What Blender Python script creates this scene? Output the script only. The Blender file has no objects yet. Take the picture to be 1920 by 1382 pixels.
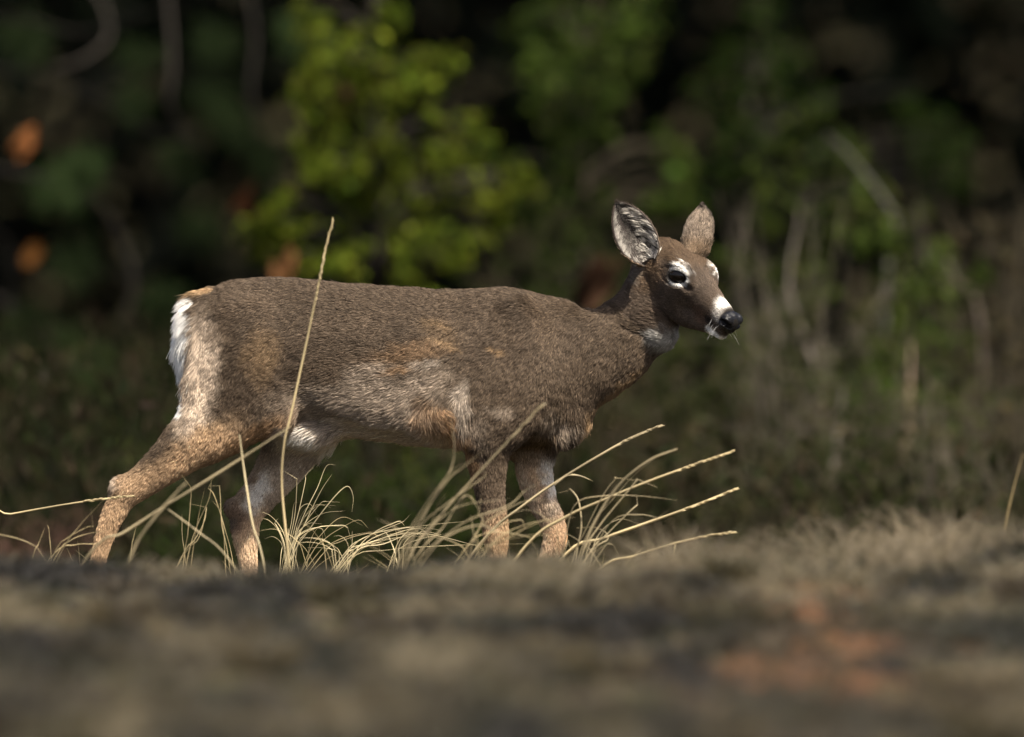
import bpy, math, random
import numpy as np
from mathutils import Vector, Matrix

# ------------------------------------------------------------------ camera, sky, sun, exposure
S = 0.0011                      # metres per photograph pixel in the plane of the deer
CAM_D = 20.0                    # metres from camera to the deer
HG = 1200.0                     # photograph row of the ground under the deer
sc = bpy.context.scene
col = sc.collection

cam_data = bpy.data.cameras.new('camera')
cam = bpy.data.objects.new('camera', cam_data)
col.objects.link(cam)
sc.camera = cam
cam.location = (0, -CAM_D, (HG - 691.0) * S)
cam.rotation_euler = (math.radians(90), 0, 0)
cam_data.sensor_width = 36.0
cam_data.lens = 36.0 * CAM_D / (1920 * S)
cam_data.clip_start = 0.5
cam_data.clip_end = 2000
cam_data.dof.use_dof = True
cam_data.dof.focus_distance = CAM_D - 0.06
cam_data.dof.aperture_fstop = (cam_data.lens / 1000.0) / 0.185

SUN_EL = math.radians(57)
SUN_AZ = math.radians(-54)       # measured from +x (right) towards +y (behind the deer)
world = bpy.data.worlds.new('World')
sc.world = world
world.use_nodes = True
wn = world.node_tree.nodes
wn.clear()
sky = wn.new('ShaderNodeTexSky')
sky.sky_type = 'NISHITA'
sky.sun_disc = False
sky.sun_elevation = SUN_EL
sky.sun_rotation = math.radians(90) - SUN_AZ
sky.altitude = 200
sky.air_density = 1.0
sky.dust_density = 6.0
sky.ozone_density = 0.2
bg = wn.new('ShaderNodeBackground')
bg.inputs['Strength'].default_value = 0.07
wo = wn.new('ShaderNodeOutputWorld')
world.node_tree.links.new(sky.outputs[0], bg.inputs[0])
world.node_tree.links.new(bg.outputs[0], wo.inputs[0])

sun_data = bpy.data.lights.new('sun', 'SUN')
sun_data.energy = 5.0
sun_data.angle = math.radians(2.0)
sun_data.color = (1.0, 0.905, 0.76)
sun = bpy.data.objects.new('sun', sun_data)
col.objects.link(sun)
sd = Vector((math.cos(SUN_EL) * math.cos(SUN_AZ), math.cos(SUN_EL) * math.sin(SUN_AZ), math.sin(SUN_EL)))
sun.rotation_euler = sd.to_track_quat('Z', 'Y').to_euler()

sc.view_settings.view_transform = 'Standard'
sc.view_settings.look = 'None'
sc.view_settings.exposure = 1.66
sc.view_settings.gamma = 1.0
sc.cycles.max_bounces = 5
sc.cycles.diffuse_bounces = 2
sc.cycles.glossy_bounces = 2
sc.cycles.transmission_bounces = 4
sc.cycles.transparent_max_bounces = 8
sc.cycles.use_adaptive_sampling = True
sc.cycles.adaptive_threshold = 0.02
sc.cycles.use_denoising = True
try:
    sc.cycles.denoiser = 'OPENIMAGEDENOISE'
except Exception:
    pass
sc.cycles.sample_clamp_indirect = 6

rng = np.random.default_rng(11)
random.seed(7)

# ------------------------------------------------------------------ helpers
def lin(r, g, b):
    """sRGB 0-255 to linear"""
    f = lambda c: (c / 255.0) / 12.92 if c <= 10 else ((c / 255.0 + 0.055) / 1.055) ** 2.4
    return (f(r), f(g), f(b))

def tag(o, label=None, cat=None, group=None, kind=None):
    if label: o['label'] = label
    if cat: o['category'] = cat
    if group: o['group'] = group
    if kind: o['kind'] = kind
    return o

def empty(name, loc=(0, 0, 0)):
    o = bpy.data.objects.new(name, None)
    o.empty_display_size = 0.05
    o.location = loc
    col.objects.link(o)
    return o

def adopt(o, parent):
    """parent, keeping the world placement (parents are unrotated empties)"""
    o.parent = parent
    o.matrix_parent_inverse = Matrix.Translation(parent.location).inverted() if parent.type == 'EMPTY' else Matrix.Identity(4)
    return o

def mesh_obj(name, verts, faces, mat=None, parent=None, smooth=True, colors=None):
    me = bpy.data.meshes.new(name)
    verts = np.asarray(verts, dtype=np.float32)
    if isinstance(faces, np.ndarray):
        n = len(faces); k = faces.shape[1]
        me.vertices.add(len(verts))
        me.vertices.foreach_set('co', verts.ravel())
        me.loops.add(n * k)
        me.loops.foreach_set('vertex_index', faces.ravel().astype(np.int32))
        me.polygons.add(n)
        me.polygons.foreach_set('loop_start', np.arange(0, n * k, k, dtype=np.int32))
        me.polygons.foreach_set('loop_total', np.full(n, k, dtype=np.int32))
        me.update(calc_edges=True)
    else:
        me.from_pydata([tuple(v) for v in verts.tolist()], [], faces)
    if smooth:
        me.polygons.foreach_set('use_smooth', np.ones(len(me.polygons), dtype=bool))
    if colors is not None:
        a = me.attributes.new('coat', 'FLOAT_COLOR', 'POINT')
        c = np.ones((len(verts), 4), dtype=np.float32)
        c[:, :3] = colors
        a.data.foreach_set('color', c.ravel())
    me.update()
    o = bpy.data.objects.new(name, me)
    col.objects.link(o)
    if mat: me.materials.append(mat)
    if parent is not None: adopt(o, parent)
    return o

def curves_obj(name, pts, radius, mat, colors=None, parent=None):
    """pts (n,k,3) world metres, radius (n,k), colors (n,k,3)"""
    n, k = pts.shape[:2]
    cu = bpy.data.hair_curves.new(name)
    cu.add_curves([k] * n)
    cu.attributes['position'].data.foreach_set('vector', pts.astype(np.float32).ravel())
    ra = cu.attributes.get('radius') or cu.attributes.new('radius', 'FLOAT', 'POINT')
    ra.data.foreach_set('value', radius.astype(np.float32).ravel())
    if colors is not None:
        a = cu.attributes.new('coat', 'FLOAT_COLOR', 'POINT')
        c = np.ones((n * k, 4), dtype=np.float32)
        c[:, :3] = colors.reshape(-1, 3)
        a.data.foreach_set('color', c.ravel())
    o = bpy.data.objects.new(name, cu)
    col.objects.link(o)
    cu.materials.append(mat)
    if parent is not None: adopt(o, parent)
    return o

_perm = rng.random((64, 64, 64)).astype(np.float32)
def vnoise(p):
    """smooth value noise in [-1,1], p (n,3)"""
    p = np.asarray(p, dtype=np.float64)
    i = np.floor(p).astype(np.int64)
    f = p - i
    f = f * f * (3 - 2 * f)
    out = 0
    for a in (0, 1):
        wx = f[:, 0] if a else 1 - f[:, 0]
        for b in (0, 1):
            wy = f[:, 1] if b else 1 - f[:, 1]
            for c in (0, 1):
                wz = f[:, 2] if c else 1 - f[:, 2]
                out = out + wx * wy * wz * _perm[(i[:, 0] + a) & 63, (i[:, 1] + b) & 63, (i[:, 2] + c) & 63]
    return out * 2 - 1

def norm(v):
    return v / np.maximum(np.linalg.norm(v, axis=-1, keepdims=True), 1e-9)

def sstep(a, b, x):
    t = np.clip((x - a) / (b - a), 0, 1)
    return t * t * (3 - 2 * t)

def W(x, d, y):
    """photograph column, depth in pixels behind the deer plane, photograph row -> world metres"""
    return np.array(((x - 960) * S, d * S, (HG - y) * S))

def at(x, y, Y):
    """the point at distance Y metres behind the deer that the photograph shows at column x, row y"""
    k = (CAM_D + Y) / CAM_D
    return np.array(((x - 960) * S * k, Y, cam.location.z + (691 - y) * S * k))

# materials
def new_mat(name):
    m = bpy.data.materials.new(name)
    m.use_nodes = True
    m.node_tree.nodes.clear()
    return m, m.node_tree.nodes, m.node_tree.links

def plain_mat(name, color, rough=0.7, spec=0.3, noise=0.0, scale=20.0, trans=0.0, color2=None, coat=0.0, bump=0.0):
    m, n, l = new_mat(name)
    out = n.new('ShaderNodeOutputMaterial')
    b = n.new('ShaderNodeBsdfPrincipled')
    b.inputs['Roughness'].default_value = rough
    b.inputs['Specular IOR Level'].default_value = spec
    b.inputs['Coat Weight'].default_value = coat
    b.inputs['Base Color'].default_value = (*color, 1)
    if color2 is not None or noise > 0:
        tc = n.new('ShaderNodeTexCoord')
        tx = n.new('ShaderNodeTexNoise')
        tx.inputs['Scale'].default_value = scale
        tx.inputs['Detail'].default_value = 5
        l.new(tc.outputs['Object'], tx.inputs['Vector'])
        rp = n.new('ShaderNodeValToRGB')
        c2 = color2 if color2 is not None else tuple(c * (1 - noise) for c in color)
        rp.color_ramp.elements[0].position = 0.35
        rp.color_ramp.elements[0].color = (*c2, 1)
        rp.color_ramp.elements[1].position = 0.65
        rp.color_ramp.elements[1].color = (*color, 1)
        l.new(tx.outputs['Fac'], rp.inputs[0])
        l.new(rp.outputs[0], b.inputs['Base Color'])
        colsock = rp.outputs[0]
        if bump > 0:
            bp = n.new('ShaderNodeBump')
            bp.inputs['Strength'].default_value = bump
            bp.inputs['Distance'].default_value = 0.02
            l.new(tx.outputs['Fac'], bp.inputs['Height'])
            l.new(bp.outputs[0], b.inputs['Normal'])
    else:
        colsock = None
    if trans > 0:
        t = n.new('ShaderNodeBsdfTranslucent')
        t.inputs['Color'].default_value = (*[min(1, c * 1.25) for c in color], 1)
        if colsock is not None: l.new(colsock, t.inputs['Color'])
        mx = n.new('ShaderNodeMixShader')
        mx.inputs[0].default_value = trans
        l.new(b.outputs[0], mx.inputs[1]); l.new(t.outputs[0], mx.inputs[2])
        l.new(mx.outputs[0], out.inputs[0])
    else:
        l.new(b.outputs[0], out.inputs[0])
    return m

def attr_mat(name, rough=0.8, trans=0.0, spec=0.2, gain=1.0):
    """base colour carried by the 'coat' attribute"""
    m, n, l = new_mat(name)
    out = n.new('ShaderNodeOutputMaterial')
    a = n.new('ShaderNodeAttribute'); a.attribute_name = 'coat'
    b = n.new('ShaderNodeBsdfPrincipled')
    b.inputs['Roughness'].default_value = rough
    b.inputs['Specular IOR Level'].default_value = spec
    l.new(a.outputs['Color'], b.inputs['Base Color'])
    if trans > 0:
        t = n.new('ShaderNodeBsdfTranslucent')
        l.new(a.outputs['Color'], t.inputs['Color'])
        mx = n.new('ShaderNodeMixShader'); mx.inputs[0].default_value = trans
        l.new(b.outputs[0], mx.inputs[1]); l.new(t.outputs[0], mx.inputs[2])
        l.new(mx.outputs[0], out.inputs[0])
    else:
        l.new(b.outputs[0], out.inputs[0])
    return m

def hair_mat(name):
    """opaque dull hair: mostly diffuse, some light let through, a faint sheen"""
    m, n, l = new_mat(name)
    out = n.new('ShaderNodeOutputMaterial')
    a = n.new('ShaderNodeAttribute'); a.attribute_name = 'coat'
    d = n.new('ShaderNodeBsdfPrincipled')
    d.inputs['Roughness'].default_value = 0.55
    d.inputs['Specular IOR Level'].default_value = 0.12
    t = n.new('ShaderNodeBsdfTranslucent')
    mx = n.new('ShaderNodeMixShader'); mx.inputs[0].default_value = 0.33
    l.new(a.outputs['Color'], d.inputs['Base Color']); l.new(a.outputs['Color'], t.inputs['Color'])
    l.new(d.outputs[0], mx.inputs[1]); l.new(t.outputs[0], mx.inputs[2])
    l.new(mx.outputs[0], out.inputs[0])
    return m
# ------------------------------------------------------------------ ground: one sheet, a low rise in front of the deer, a wooded slope added far behind to block the sky and darken the backdrop
GP = np.array([(-900, -6), (-60, -1.6), (-20, -0.70), (-6, 0.0), (-3.2, 0.128), (-2.6, 0.158), (-2.2, 0.166), (-1.8, 0.150), (-1.2, 0.06), (-0.7, 0.0), (0.9, 0.0),
               (3, -0.06), (8, -0.12), (14, 0.0), (20, 0.5), (28, 3.0), (45, 12.0), (70, 17.0), (900, 22.0)], dtype=np.float64)
def ground_z(X, Y):
    X = np.asarray(X, float); Y = np.asarray(Y, float)
    d = 0.25
    z = (np.interp(Y - d, GP[:, 0], GP[:, 1]) + 2 * np.interp(Y, GP[:, 0], GP[:, 1]) + np.interp(Y + d, GP[:, 0], GP[:, 1])) / 4
    p = np.stack([X, Y, np.zeros_like(X)], -1).reshape(-1, 3)
    b = (0.022 * vnoise(p / np.array((0.5, 0.8, 1)) + 3) + 0.022 * vnoise(p / np.array((.20, .26, 1)) + 9) + 0.008 * vnoise(p / .09 + 5)).reshape(X.shape)
    w = 1 - 0.85 * sstep(-1.5, -0.6, Y) * (1 - sstep(1.5, 3, Y))
    far = sstep(6, 20, np.abs(Y)) * 0.25 * vnoise(p / 5.0 + 7).reshape(X.shape)
    return z + b * w + far + 0.05 * sstep(0.35, 1.2, X) * sstep(-4, -2.2, Y) * (1 - sstep(-2.0, -1.0, Y))

def spaced(parts):
    return np.unique(np.concatenate([np.arange(a_, b_, c_) for a_, b_, c_ in parts] + [np.array([parts[-1][1]])]).round(4))
gxs = spaced([(-900, -60, 70), (-60, -8, 5), (-8, -1.4, .4), (-1.4, 1.4, .028), (1.4, 8, .4), (8, 60, 5), (60, 901, 70)])
gys = spaced([(-900, -60, 70), (-60, -8, 4), (-8, -6.6, .2), (-6.6, -1.2, .03), (-1.2, 3, .12), (3, 20, .6), (20, 80, 3), (80, 901, 60)])
GX, GY = np.meshgrid(gxs, gys, indexing='ij')
GZ = ground_z(GX, GY)
nxg, nyg = GX.shape
ii, jj = np.meshgrid(np.arange(nxg - 1), np.arange(nyg - 1), indexing='ij')
gi = (ii * nyg + jj).ravel()
GF = np.stack([gi, gi + nyg, gi + nyg + 1, gi + 1], 1)

def ground_hit(px, py):
    """where the ray through photograph (px, py) first meets the ground in front of the deer"""
    d_ = np.arange(8, 19, .02)
    X = (px - 960) * S * d_ / CAM_D
    z = cam.location.z + (691 - py) * S * d_ / CAM_D
    k_ = np.argmax(z < ground_z(X, d_ - CAM_D))
    return np.array((X[k_], d_[k_] - CAM_D, z[k_]))

m_ground, n, l = new_mat('ground_litter')
out = n.new('ShaderNodeOutputMaterial'); bs = n.new('ShaderNodeBsdfPrincipled')
bs.inputs['Roughness'].default_value = 0.95; bs.inputs['Specular IOR Level'].default_value = 0.1
tc = n.new('ShaderNodeTexCoord')
def gnoise(scale, detail=6, dist=0.0):
    t = n.new('ShaderNodeTexNoise'); t.inputs['Scale'].default_value = scale; t.inputs['Detail'].default_value = detail; t.inputs['Distortion'].default_value = dist
    l.new(tc.outputs['Object'], t.inputs['Vector']); return t.outputs['Fac']
def gramp(src, stops):
    r = n.new('ShaderNodeValToRGB')
    while len(r.color_ramp.elements) < len(stops): r.color_ramp.elements.new(0.5)
    for e, (p_, c_) in zip(r.color_ramp.elements, stops):
        e.position = p_; e.color = (*c_, 1)
    l.new(src, r.inputs[0]); return r.outputs[0]
base = gramp(gnoise(9, 8, .6), [(.30, (.011, .008, .006)), (.46, (.030, .023, .014)), (.58, (.021, .023, .010)), (.70, (.065, .048, .028))])
# bare reddish earth showing through the grass
PATCH = [ground_hit(1500, 1160), ground_hit(1600, 1230), ground_hit(1560, 1290), ground_hit(1400, 1300), ground_hit(1690, 1330)]
PATCH_R = [(.20, .7), (.25, .7), (.30, .8), (.20, .6), (.28, .7)]
clay = None
for p_, r_ in zip(PATCH, PATCH_R):
    vm = n.new('ShaderNodeVectorMath'); vm.operation = 'SUBTRACT'
    vm.inputs[1].default_value = tuple(p_)
    l.new(tc.outputs['Object'], vm.inputs[0])
    v2 = n.new('ShaderNodeVectorMath'); v2.operation = 'MULTIPLY'
    v2.inputs[1].default_value = (1 / r_[0], 1 / r_[1], 0)
    l.new(vm.outputs[0], v2.inputs[0])
    ln = n.new('ShaderNodeVectorMath'); ln.operation = 'LENGTH'
    l.new(v2.outputs[0], ln.inputs[0])
    mr = n.new('ShaderNodeMapRange'); mr.inputs[1].default_value = 1.2; mr.inputs[2].default_value = 0.0
    l.new(ln.outputs['Value'], mr.inputs[0])
    if clay is None: clay = mr.outputs[0]
    else:
        mm = n.new('ShaderNodeMath'); mm.operation = 'MAXIMUM'
        l.new(clay, mm.inputs[0]); l.new(mr.outputs[0], mm.inputs[1]); clay = mm.outputs[0]
claycol = gramp(gnoise(26, 6), [(.3, (.034, .015, .008)), (.7, (.12, .048, .021))])
mx = n.new('ShaderNodeMix'); mx.data_type = 'RGBA'
ml = n.new('ShaderNodeMath'); ml.operation = 'MULTIPLY'
l.new(clay, ml.inputs[0]); l.new(gramp(gnoise(14, 4), [(.35, (.15, .15, .15)), (.60, (1, 1, 1))]), ml.inputs[1])
l.new(ml.outputs[0], mx.inputs[0]); l.new(base, mx.inputs[6]); l.new(claycol, mx.inputs[7])
l.new(mx.outputs[2], bs.inputs['Base Color'])
bp = n.new('ShaderNodeBump'); bp.inputs['Strength'].default_value = .6; bp.inputs['Distance'].default_value = .02
l.new(gnoise(60, 8), bp.inputs['Height']); l.new(bp.outputs[0], bs.inputs['Normal'])
l.new(bs.outputs[0], out.inputs[0])
ground = mesh_obj('ground', np.stack([GX, GY, GZ], -1).reshape(-1, 3), GF, m_ground)
tag(ground, kind='structure')

# ------------------------------------------------------------------ vegetation helpers
BG = 0.36      # darkens background foliage and bark colours to stand in for the wood's shade
m_leaf = attr_mat('leaf', rough=0.75, trans=0.45, spec=0.04)
m_twig = attr_mat('twig_bark', rough=0.9, trans=0.0, spec=0.1)

def leaf_quads(P, size, rg, aspect=0.5, up=None):
    """one folded diamond leaf for each point"""
    n_ = len(P)
    a_ = norm(rg.standard_normal((n_, 3)) if up is None else rg.standard_normal((n_, 3)) * .7 + up)
    b_ = norm(np.cross(a_, rg.standard_normal((n_, 3))))
    c_ = np.cross(a_, b_)
    L = (size * (0.6 + 0.8 * rg.random(n_)))[:, None] if np.ndim(size) == 0 else size[:, None]
    V = np.stack([P - a_ * L * .5, P + b_ * L * aspect * .5 + c_ * L * .06, P + a_ * L * .5, P - b_ * L * aspect * .5 + c_ * L * .06], 1)
    F = np.arange(n_ * 4).reshape(n_, 4)
    return V.reshape(-1, 3), F

def leaves(name, P, size, colr, rg, parent=None, aspect=0.5, jitter=0.25, up=None, mat=None):
    V, F = leaf_quads(P, size, rg, aspect, up)
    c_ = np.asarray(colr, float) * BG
    if c_.ndim == 1: c_ = np.tile(c_, (len(P), 1))
    c_ = c_ * np.exp(jitter * rg.standard_normal((len(P), 1))) * (1 + .08 * rg.standard_normal((len(P), 3)))
    return mesh_obj(name, V, F, mat or m_leaf, parent, smooth=False, colors=np.repeat(np.clip(c_, .002, .8), 4, 0))

def tube_mesh(path, rad, sides=6):
    """tapered tube along a smooth path of control points; returns verts, quads"""
    R = resample_path(path, 5)
    n_ = len(R)
    r_ = np.interp(np.linspace(0, 1, n_), np.linspace(0, 1, len(rad)), rad)
    tg = norm(np.gradient(R, axis=0))
    ref = np.array((0.13, 1, 0.21))
    s1 = norm(np.cross(tg, ref)); s2 = np.cross(tg, s1)
    an = np.linspace(0, 2 * math.pi, sides, endpoint=False)
    V = R[:, None, :] + r_[:, None, None] * (s1[:, None, :] * np.cos(an)[None, :, None] + s2[:, None, :] * np.sin(an)[None, :, None])
    i_, j_ = np.meshgrid(np.arange(n_ - 1), np.arange(sides), indexing='ij')
    a_ = (i_ * sides + j_).ravel(); b_ = (i_ * sides + (j_ + 1) % sides).ravel()
    return V.reshape(-1, 3), np.stack([a_, b_, b_ + sides, a_ + sides], 1)

def resample_path(pts, n_):
    pts = np.asarray(pts, float)
    if len(pts) < 3:
        pts = np.array([pts[0], (pts[0] + pts[1]) / 2, pts[1]])
    P_ = np.vstack([2 * pts[0] - pts[1], pts, 2 * pts[-1] - pts[-2]])
    out_ = []
    for i in range(len(pts) - 1):
        p0, p1, p2, p3 = P_[i:i + 4]
        for t in np.linspace(0, 1, n_, endpoint=False):
            out_.append(0.5 * ((2 * p1) + (-p0 + p2) * t + (2 * p0 - 5 * p1 + 4 * p2 - p3) * t * t + (-p0 + 3 * p1 - 3 * p2 + p3) * t ** 3))
    out_.append(pts[-1])
    return np.array(out_)

def tubes(name, list_of, colr, parent=None, sides=5, mat=None, rg=rng):
    Vs, Fs, Cs, o_ = [], [], [], 0
    for path, rad in list_of:
        V, F = tube_mesh(path, rad, sides)
        Vs.append(V); Fs.append(F + o_); o_ += len(V)
        Cs.append(np.tile(np.asarray(colr) * BG * math.exp(.2 * rg.standard_normal()), (len(V), 1)))
    return mesh_obj(name, np.concatenate(Vs), np.concatenate(Fs), mat or m_twig, parent, colors=np.clip(np.concatenate(Cs), .002, .8))

def blob_points(blobs, rg, dens=1.0):
    """blobs: (center, radii(3), count)"""
    out_ = []
    for c_, r_, k_ in blobs:
        k_ = int(k_ * dens)
        d_ = norm(rg.standard_normal((k_, 3))) * (rg.random((k_, 1)) ** .45)
        out_.append(np.asarray(c_) + d_ * np.asarray(r_))
    return np.concatenate(out_)

def sprays(P0, D0, L, rg, per=14):
    """points along drooping twigs that start at P0 along D0"""
    t = np.linspace(.1, 1, per)[None, :, None]
    Lr = L * (0.6 + .8 * rg.random((len(P0), 1, 1)))
    pts_ = P0[:, None, :] + D0[:, None, :] * Lr * t - np.array((0, 0, .35)) * Lr * t * t + rg.standard_normal((len(P0), per, 3)) * .012
    return pts_.reshape(-1, 3)

er = np.random.default_rng(5)

# ------------------------------------------------------------------ tall trees at the wood's edge (trunk, limbs, crown above the frame)
def tall_tree(name, X, Y, h, r0, crown_z, crown_r, ncl, colr, label, lean=0.0, bark=(.05, .042, .036), group=None, leafsize=.11, low=()):
    z0 = float(ground_z(np.array([X]), np.array([Y]))[0])
    t = empty(name, (X, Y, z0))
    tag(t, label, 'tree', group)
    top = np.array((X + lean, Y + er.uniform(-.4, .4), z0 + h))
    p0 = np.array((X, Y, z0 - .1))
    tubes('trunk', [([p0, p0 * .7 + top * .3 + er.standard_normal(3) * .08, p0 * .35 + top * .65 + er.standard_normal(3) * .1, top], [r0 * 1.25, r0, r0 * .6, r0 * .12])], bark, t, sides=12)
    cl, limbs = [], []
    for i in range(ncl):
        zf = er.random() ** .9
        zz_ = z0 + crown_z + (h - crown_z) * zf
        rr_ = crown_r * (1 - .65 * zf) * er.random() ** .4
        an_ = er.uniform(0, 6.283)
        c_ = np.array((X + lean * (zz_ - z0) / h + math.cos(an_) * rr_, Y + math.sin(an_) * rr_, zz_ - .12 * rr_))
        cl.append((c_, (.62, .62, .30), 130))
        if i % 3 == 0:
            a0 = p0 + (top - p0) * np.clip((zz_ - z0 - .5) / h, .15, .97)
            limbs.append(([a0, (a0 + c_) / 2 + np.array((0, 0, .15)), c_], [r0 * .22, r0 * .14, .008]))
    for c_, r_, k_ in low:
        cl.append((c_, r_, k_))
        zz_ = max(c_[2] + .4, z0 + .6)
        a0 = p0 + (top - p0) * np.clip((zz_ - z0) / h, .05, .97)
        limbs.append(([a0, (a0 + np.asarray(c_)) / 2 + np.array((0, 0, .12)), np.asarray(c_)], [r0 * .2, r0 * .13, .006]))
    tubes('limbs', limbs, bark, t, sides=6)['kind'] = 'stuff'
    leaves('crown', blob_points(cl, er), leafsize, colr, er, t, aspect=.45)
    return t

GT = 'tall trees along the edge of the wood'
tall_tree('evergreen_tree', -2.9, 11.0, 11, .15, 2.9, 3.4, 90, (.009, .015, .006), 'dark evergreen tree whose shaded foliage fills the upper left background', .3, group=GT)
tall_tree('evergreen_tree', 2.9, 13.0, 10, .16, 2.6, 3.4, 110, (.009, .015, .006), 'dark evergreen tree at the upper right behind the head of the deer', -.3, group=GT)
tall_tree('evergreen_tree', 6.0, 9.5, 10, .17, 3.2, 3.6, 110, (.012, .02, .009), 'unseen evergreen tree added at the right to shade the background', 0, group=GT)  # out of frame, added so its crown shades the background
tall_tree('evergreen_tree', 9.5, 10.5, 13, .17, 3.0, 3.8, 100, (.012, .02, .009), 'unseen evergreen tree added farther to the right to shade the background', 0, group=GT)  # another unseen tree added for the shade it casts
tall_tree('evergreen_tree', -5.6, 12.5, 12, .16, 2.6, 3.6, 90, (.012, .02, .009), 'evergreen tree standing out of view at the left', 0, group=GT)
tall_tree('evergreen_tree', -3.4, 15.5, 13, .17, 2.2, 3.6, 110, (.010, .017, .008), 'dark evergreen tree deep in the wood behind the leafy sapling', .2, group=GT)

# far-off wood on the slope: one dark mass
k_ = 60000
px_ = er.uniform(-16, 16, k_); py_ = er.uniform(15, 28, k_)
hz_ = er.random(k_) ** 1.2
pz_ = ground_z(px_, py_) + hz_ * (4.6 + 1.6 * vnoise(np.stack([px_ / 1.5, py_ / 1.5, np.zeros(k_)], 1)))
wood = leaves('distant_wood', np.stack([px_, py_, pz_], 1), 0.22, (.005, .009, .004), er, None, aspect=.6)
tag(wood, kind='stuff')

# ------------------------------------------------------------------ leafy sapling in the middle: yellow green foliage
def at_blob(px, py, Y, r, depth=None, count=100):
    k2 = (CAM_D + Y) / CAM_D * S
    return (at(px, py, Y), (r * k2, (depth or r) * k2, r * k2), count)

def foliage_tree(name, label, stem_px, Y, blobs, colr, leafsize, cat='tree', per=1.0, droop=True, stem_r=.016, stem_col=(.10, .085, .07), group=None, twigs=40, twig_col=None, lit=None, aspect=.5):
    """a thin stem through given photograph points, foliage in clumps on real branches around it"""
    stem = [at(x_, y_, Y + dy_) for x_, y_, dy_ in stem_px]
    b0 = stem[0].copy(); b0[2] = float(ground_z(b0[:1], b0[1:2])[0]) - .05
    stem = [b0] + stem
    t = empty(name, tuple(b0))
    tag(t, label, cat, group)
    tubes('trunk', [(stem, [stem_r * 1.3, stem_r, stem_r * .7, stem_r * .4])], stem_col, t, sides=8)
    SP = resample_path(stem, 12)
    br, P_ = [], []
    sub = []
    for c_, r_, k2 in blobs:
        for q in range(5):
            sub.append((np.asarray(c_) + er.uniform(-1.15, 1.15, 3) * np.asarray(r_), np.asarray(r_) * er.uniform(.35, .7), k2 * .32))
    for c_, r_, k2 in sub:
        c_ = np.asarray(c_)
        j_ = np.argmin(np.abs(SP[:, 2] - (c_[2] - .25 * np.linalg.norm(SP[:, :2] - c_[:2], axis=1))) + .3 * np.abs(SP[:, 0] - c_[0]))
        br.append(([SP[j_], (SP[j_] + c_) / 2 + np.array((0, 0, .04)), c_], [stem_r * .5, stem_r * .3, .002]))
        ns_ = max(3, int(k2 * per / 12))
        q0 = blob_points([(c_, np.asarray(r_) * .75, ns_)], er)
        dd = norm(er.standard_normal((ns_, 3)) + norm(q0 - c_) * 1.2 + np.array((0, 0, -.7 if droop else .3)))
        P_.append(sprays(q0, dd, float(np.mean(r_)) * .8, er, per=12))
    tubes('branches', br, np.asarray(twig_col or stem_col) * .45, t, sides=5)['kind'] = 'stuff'
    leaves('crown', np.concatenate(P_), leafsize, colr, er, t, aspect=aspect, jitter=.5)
    return t

YG = (.135, .175, .018)
SB = [(640, 70, 70, 150), (560, 75, 50, 80), (690, 110, 60, 110), (650, 150, 60, 130), (720, 190, 70, 170), (630, 220, 55, 120), (790, 120, 45, 70), (690, 260, 60, 140), (600, 280, 50, 90), (760, 250, 45, 80), (790, 310, 60, 130),
      (860, 265, 40, 90), (680, 320, 50, 110), (720, 375, 60, 120), (640, 350, 45, 70), (790, 400, 55, 120), (840, 470, 50, 90), (700, 450, 60, 110), (740, 500, 60, 120), (530, 410, 38, 60), (500, 470, 45, 70), (620, 480, 55, 70),
      (820, 340, 40, 60), (920, 380, 40, 60), (970, 340, 35, 40), (640, 640, 80, 60), (720, 720, 90, 60), (600, 900, 60, 90), (680, 920, 70, 110), (780, 880, 60, 80), (560, 960, 50, 60), (820, 960, 50, 40)]
foliage_tree('sapling', 'bright yellow green leafy sapling behind the back of the deer', [(705, 900, 0), (708, 600, .05), (706, 300, 0), (700, 60, -.05), (705, -200, 0)], 6.2,
             [at_blob(x_, y_, 6.2 + er.uniform(-.35, .35), r_, r_ * 1.6, k2) for x_, y_, r_, k2 in SB], YG, .034, stem_r=.013)
SB2 = [(1120, 40, 90, 150), (1060, 100, 60, 80), (1180, 30, 60, 80), (1090, 200, 50, 70), (1110, 300, 60, 60), (1020, 160, 45, 50), (1085, 380, 50, 50), (1250, 290, 45, 70), (1260, 350, 40, 50), (1060, 450, 60, 60), (1160, 100, 50, 60), (1000, 60, 60, 60), (960, 330, 50, 60)]
foliage_tree('sapling', 'slender sapling with a pale stem and green leaves above the ears of the deer', [(1108, 900, 0), (1095, 500, 0), (1102, 240, .03), (1106, 150, 0), (1120, -100, 0)], 7.6,
             [at_blob(x_, y_, 7.6 + er.uniform(-.4, .4), r_, r_ * 1.6, k2 * 1.8) for x_, y_, r_, k2 in SB2], (.065, .10, .018), .034, stem_r=.009, stem_col=(.15, .125, .085))
foliage_tree('sapling', 'thin grey stemmed sapling in the dark right of the ears', [(1385, 800, 0), (1380, 450, 0), (1402, 250, 0), (1412, 150, .05), (1440, -60, 0)], 8.6,
             [at_blob(x_, y_, 8.6 + er.uniform(-.4, .4), r_, r_ * 1.6, k2) for x_, y_, r_, k2 in [(1390, 120, 60, 40), (1330, 200, 60, 50), (1470, 160, 70, 40), (1350, 320, 50, 50), (1420, 60, 70, 30), (1540, 260, 60, 40), (1720, 240, 70, 40), (1840, 280, 60, 40)]], (.032, .056, .010), .036, stem_r=.011, stem_col=(.09, .08, .065))

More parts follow.
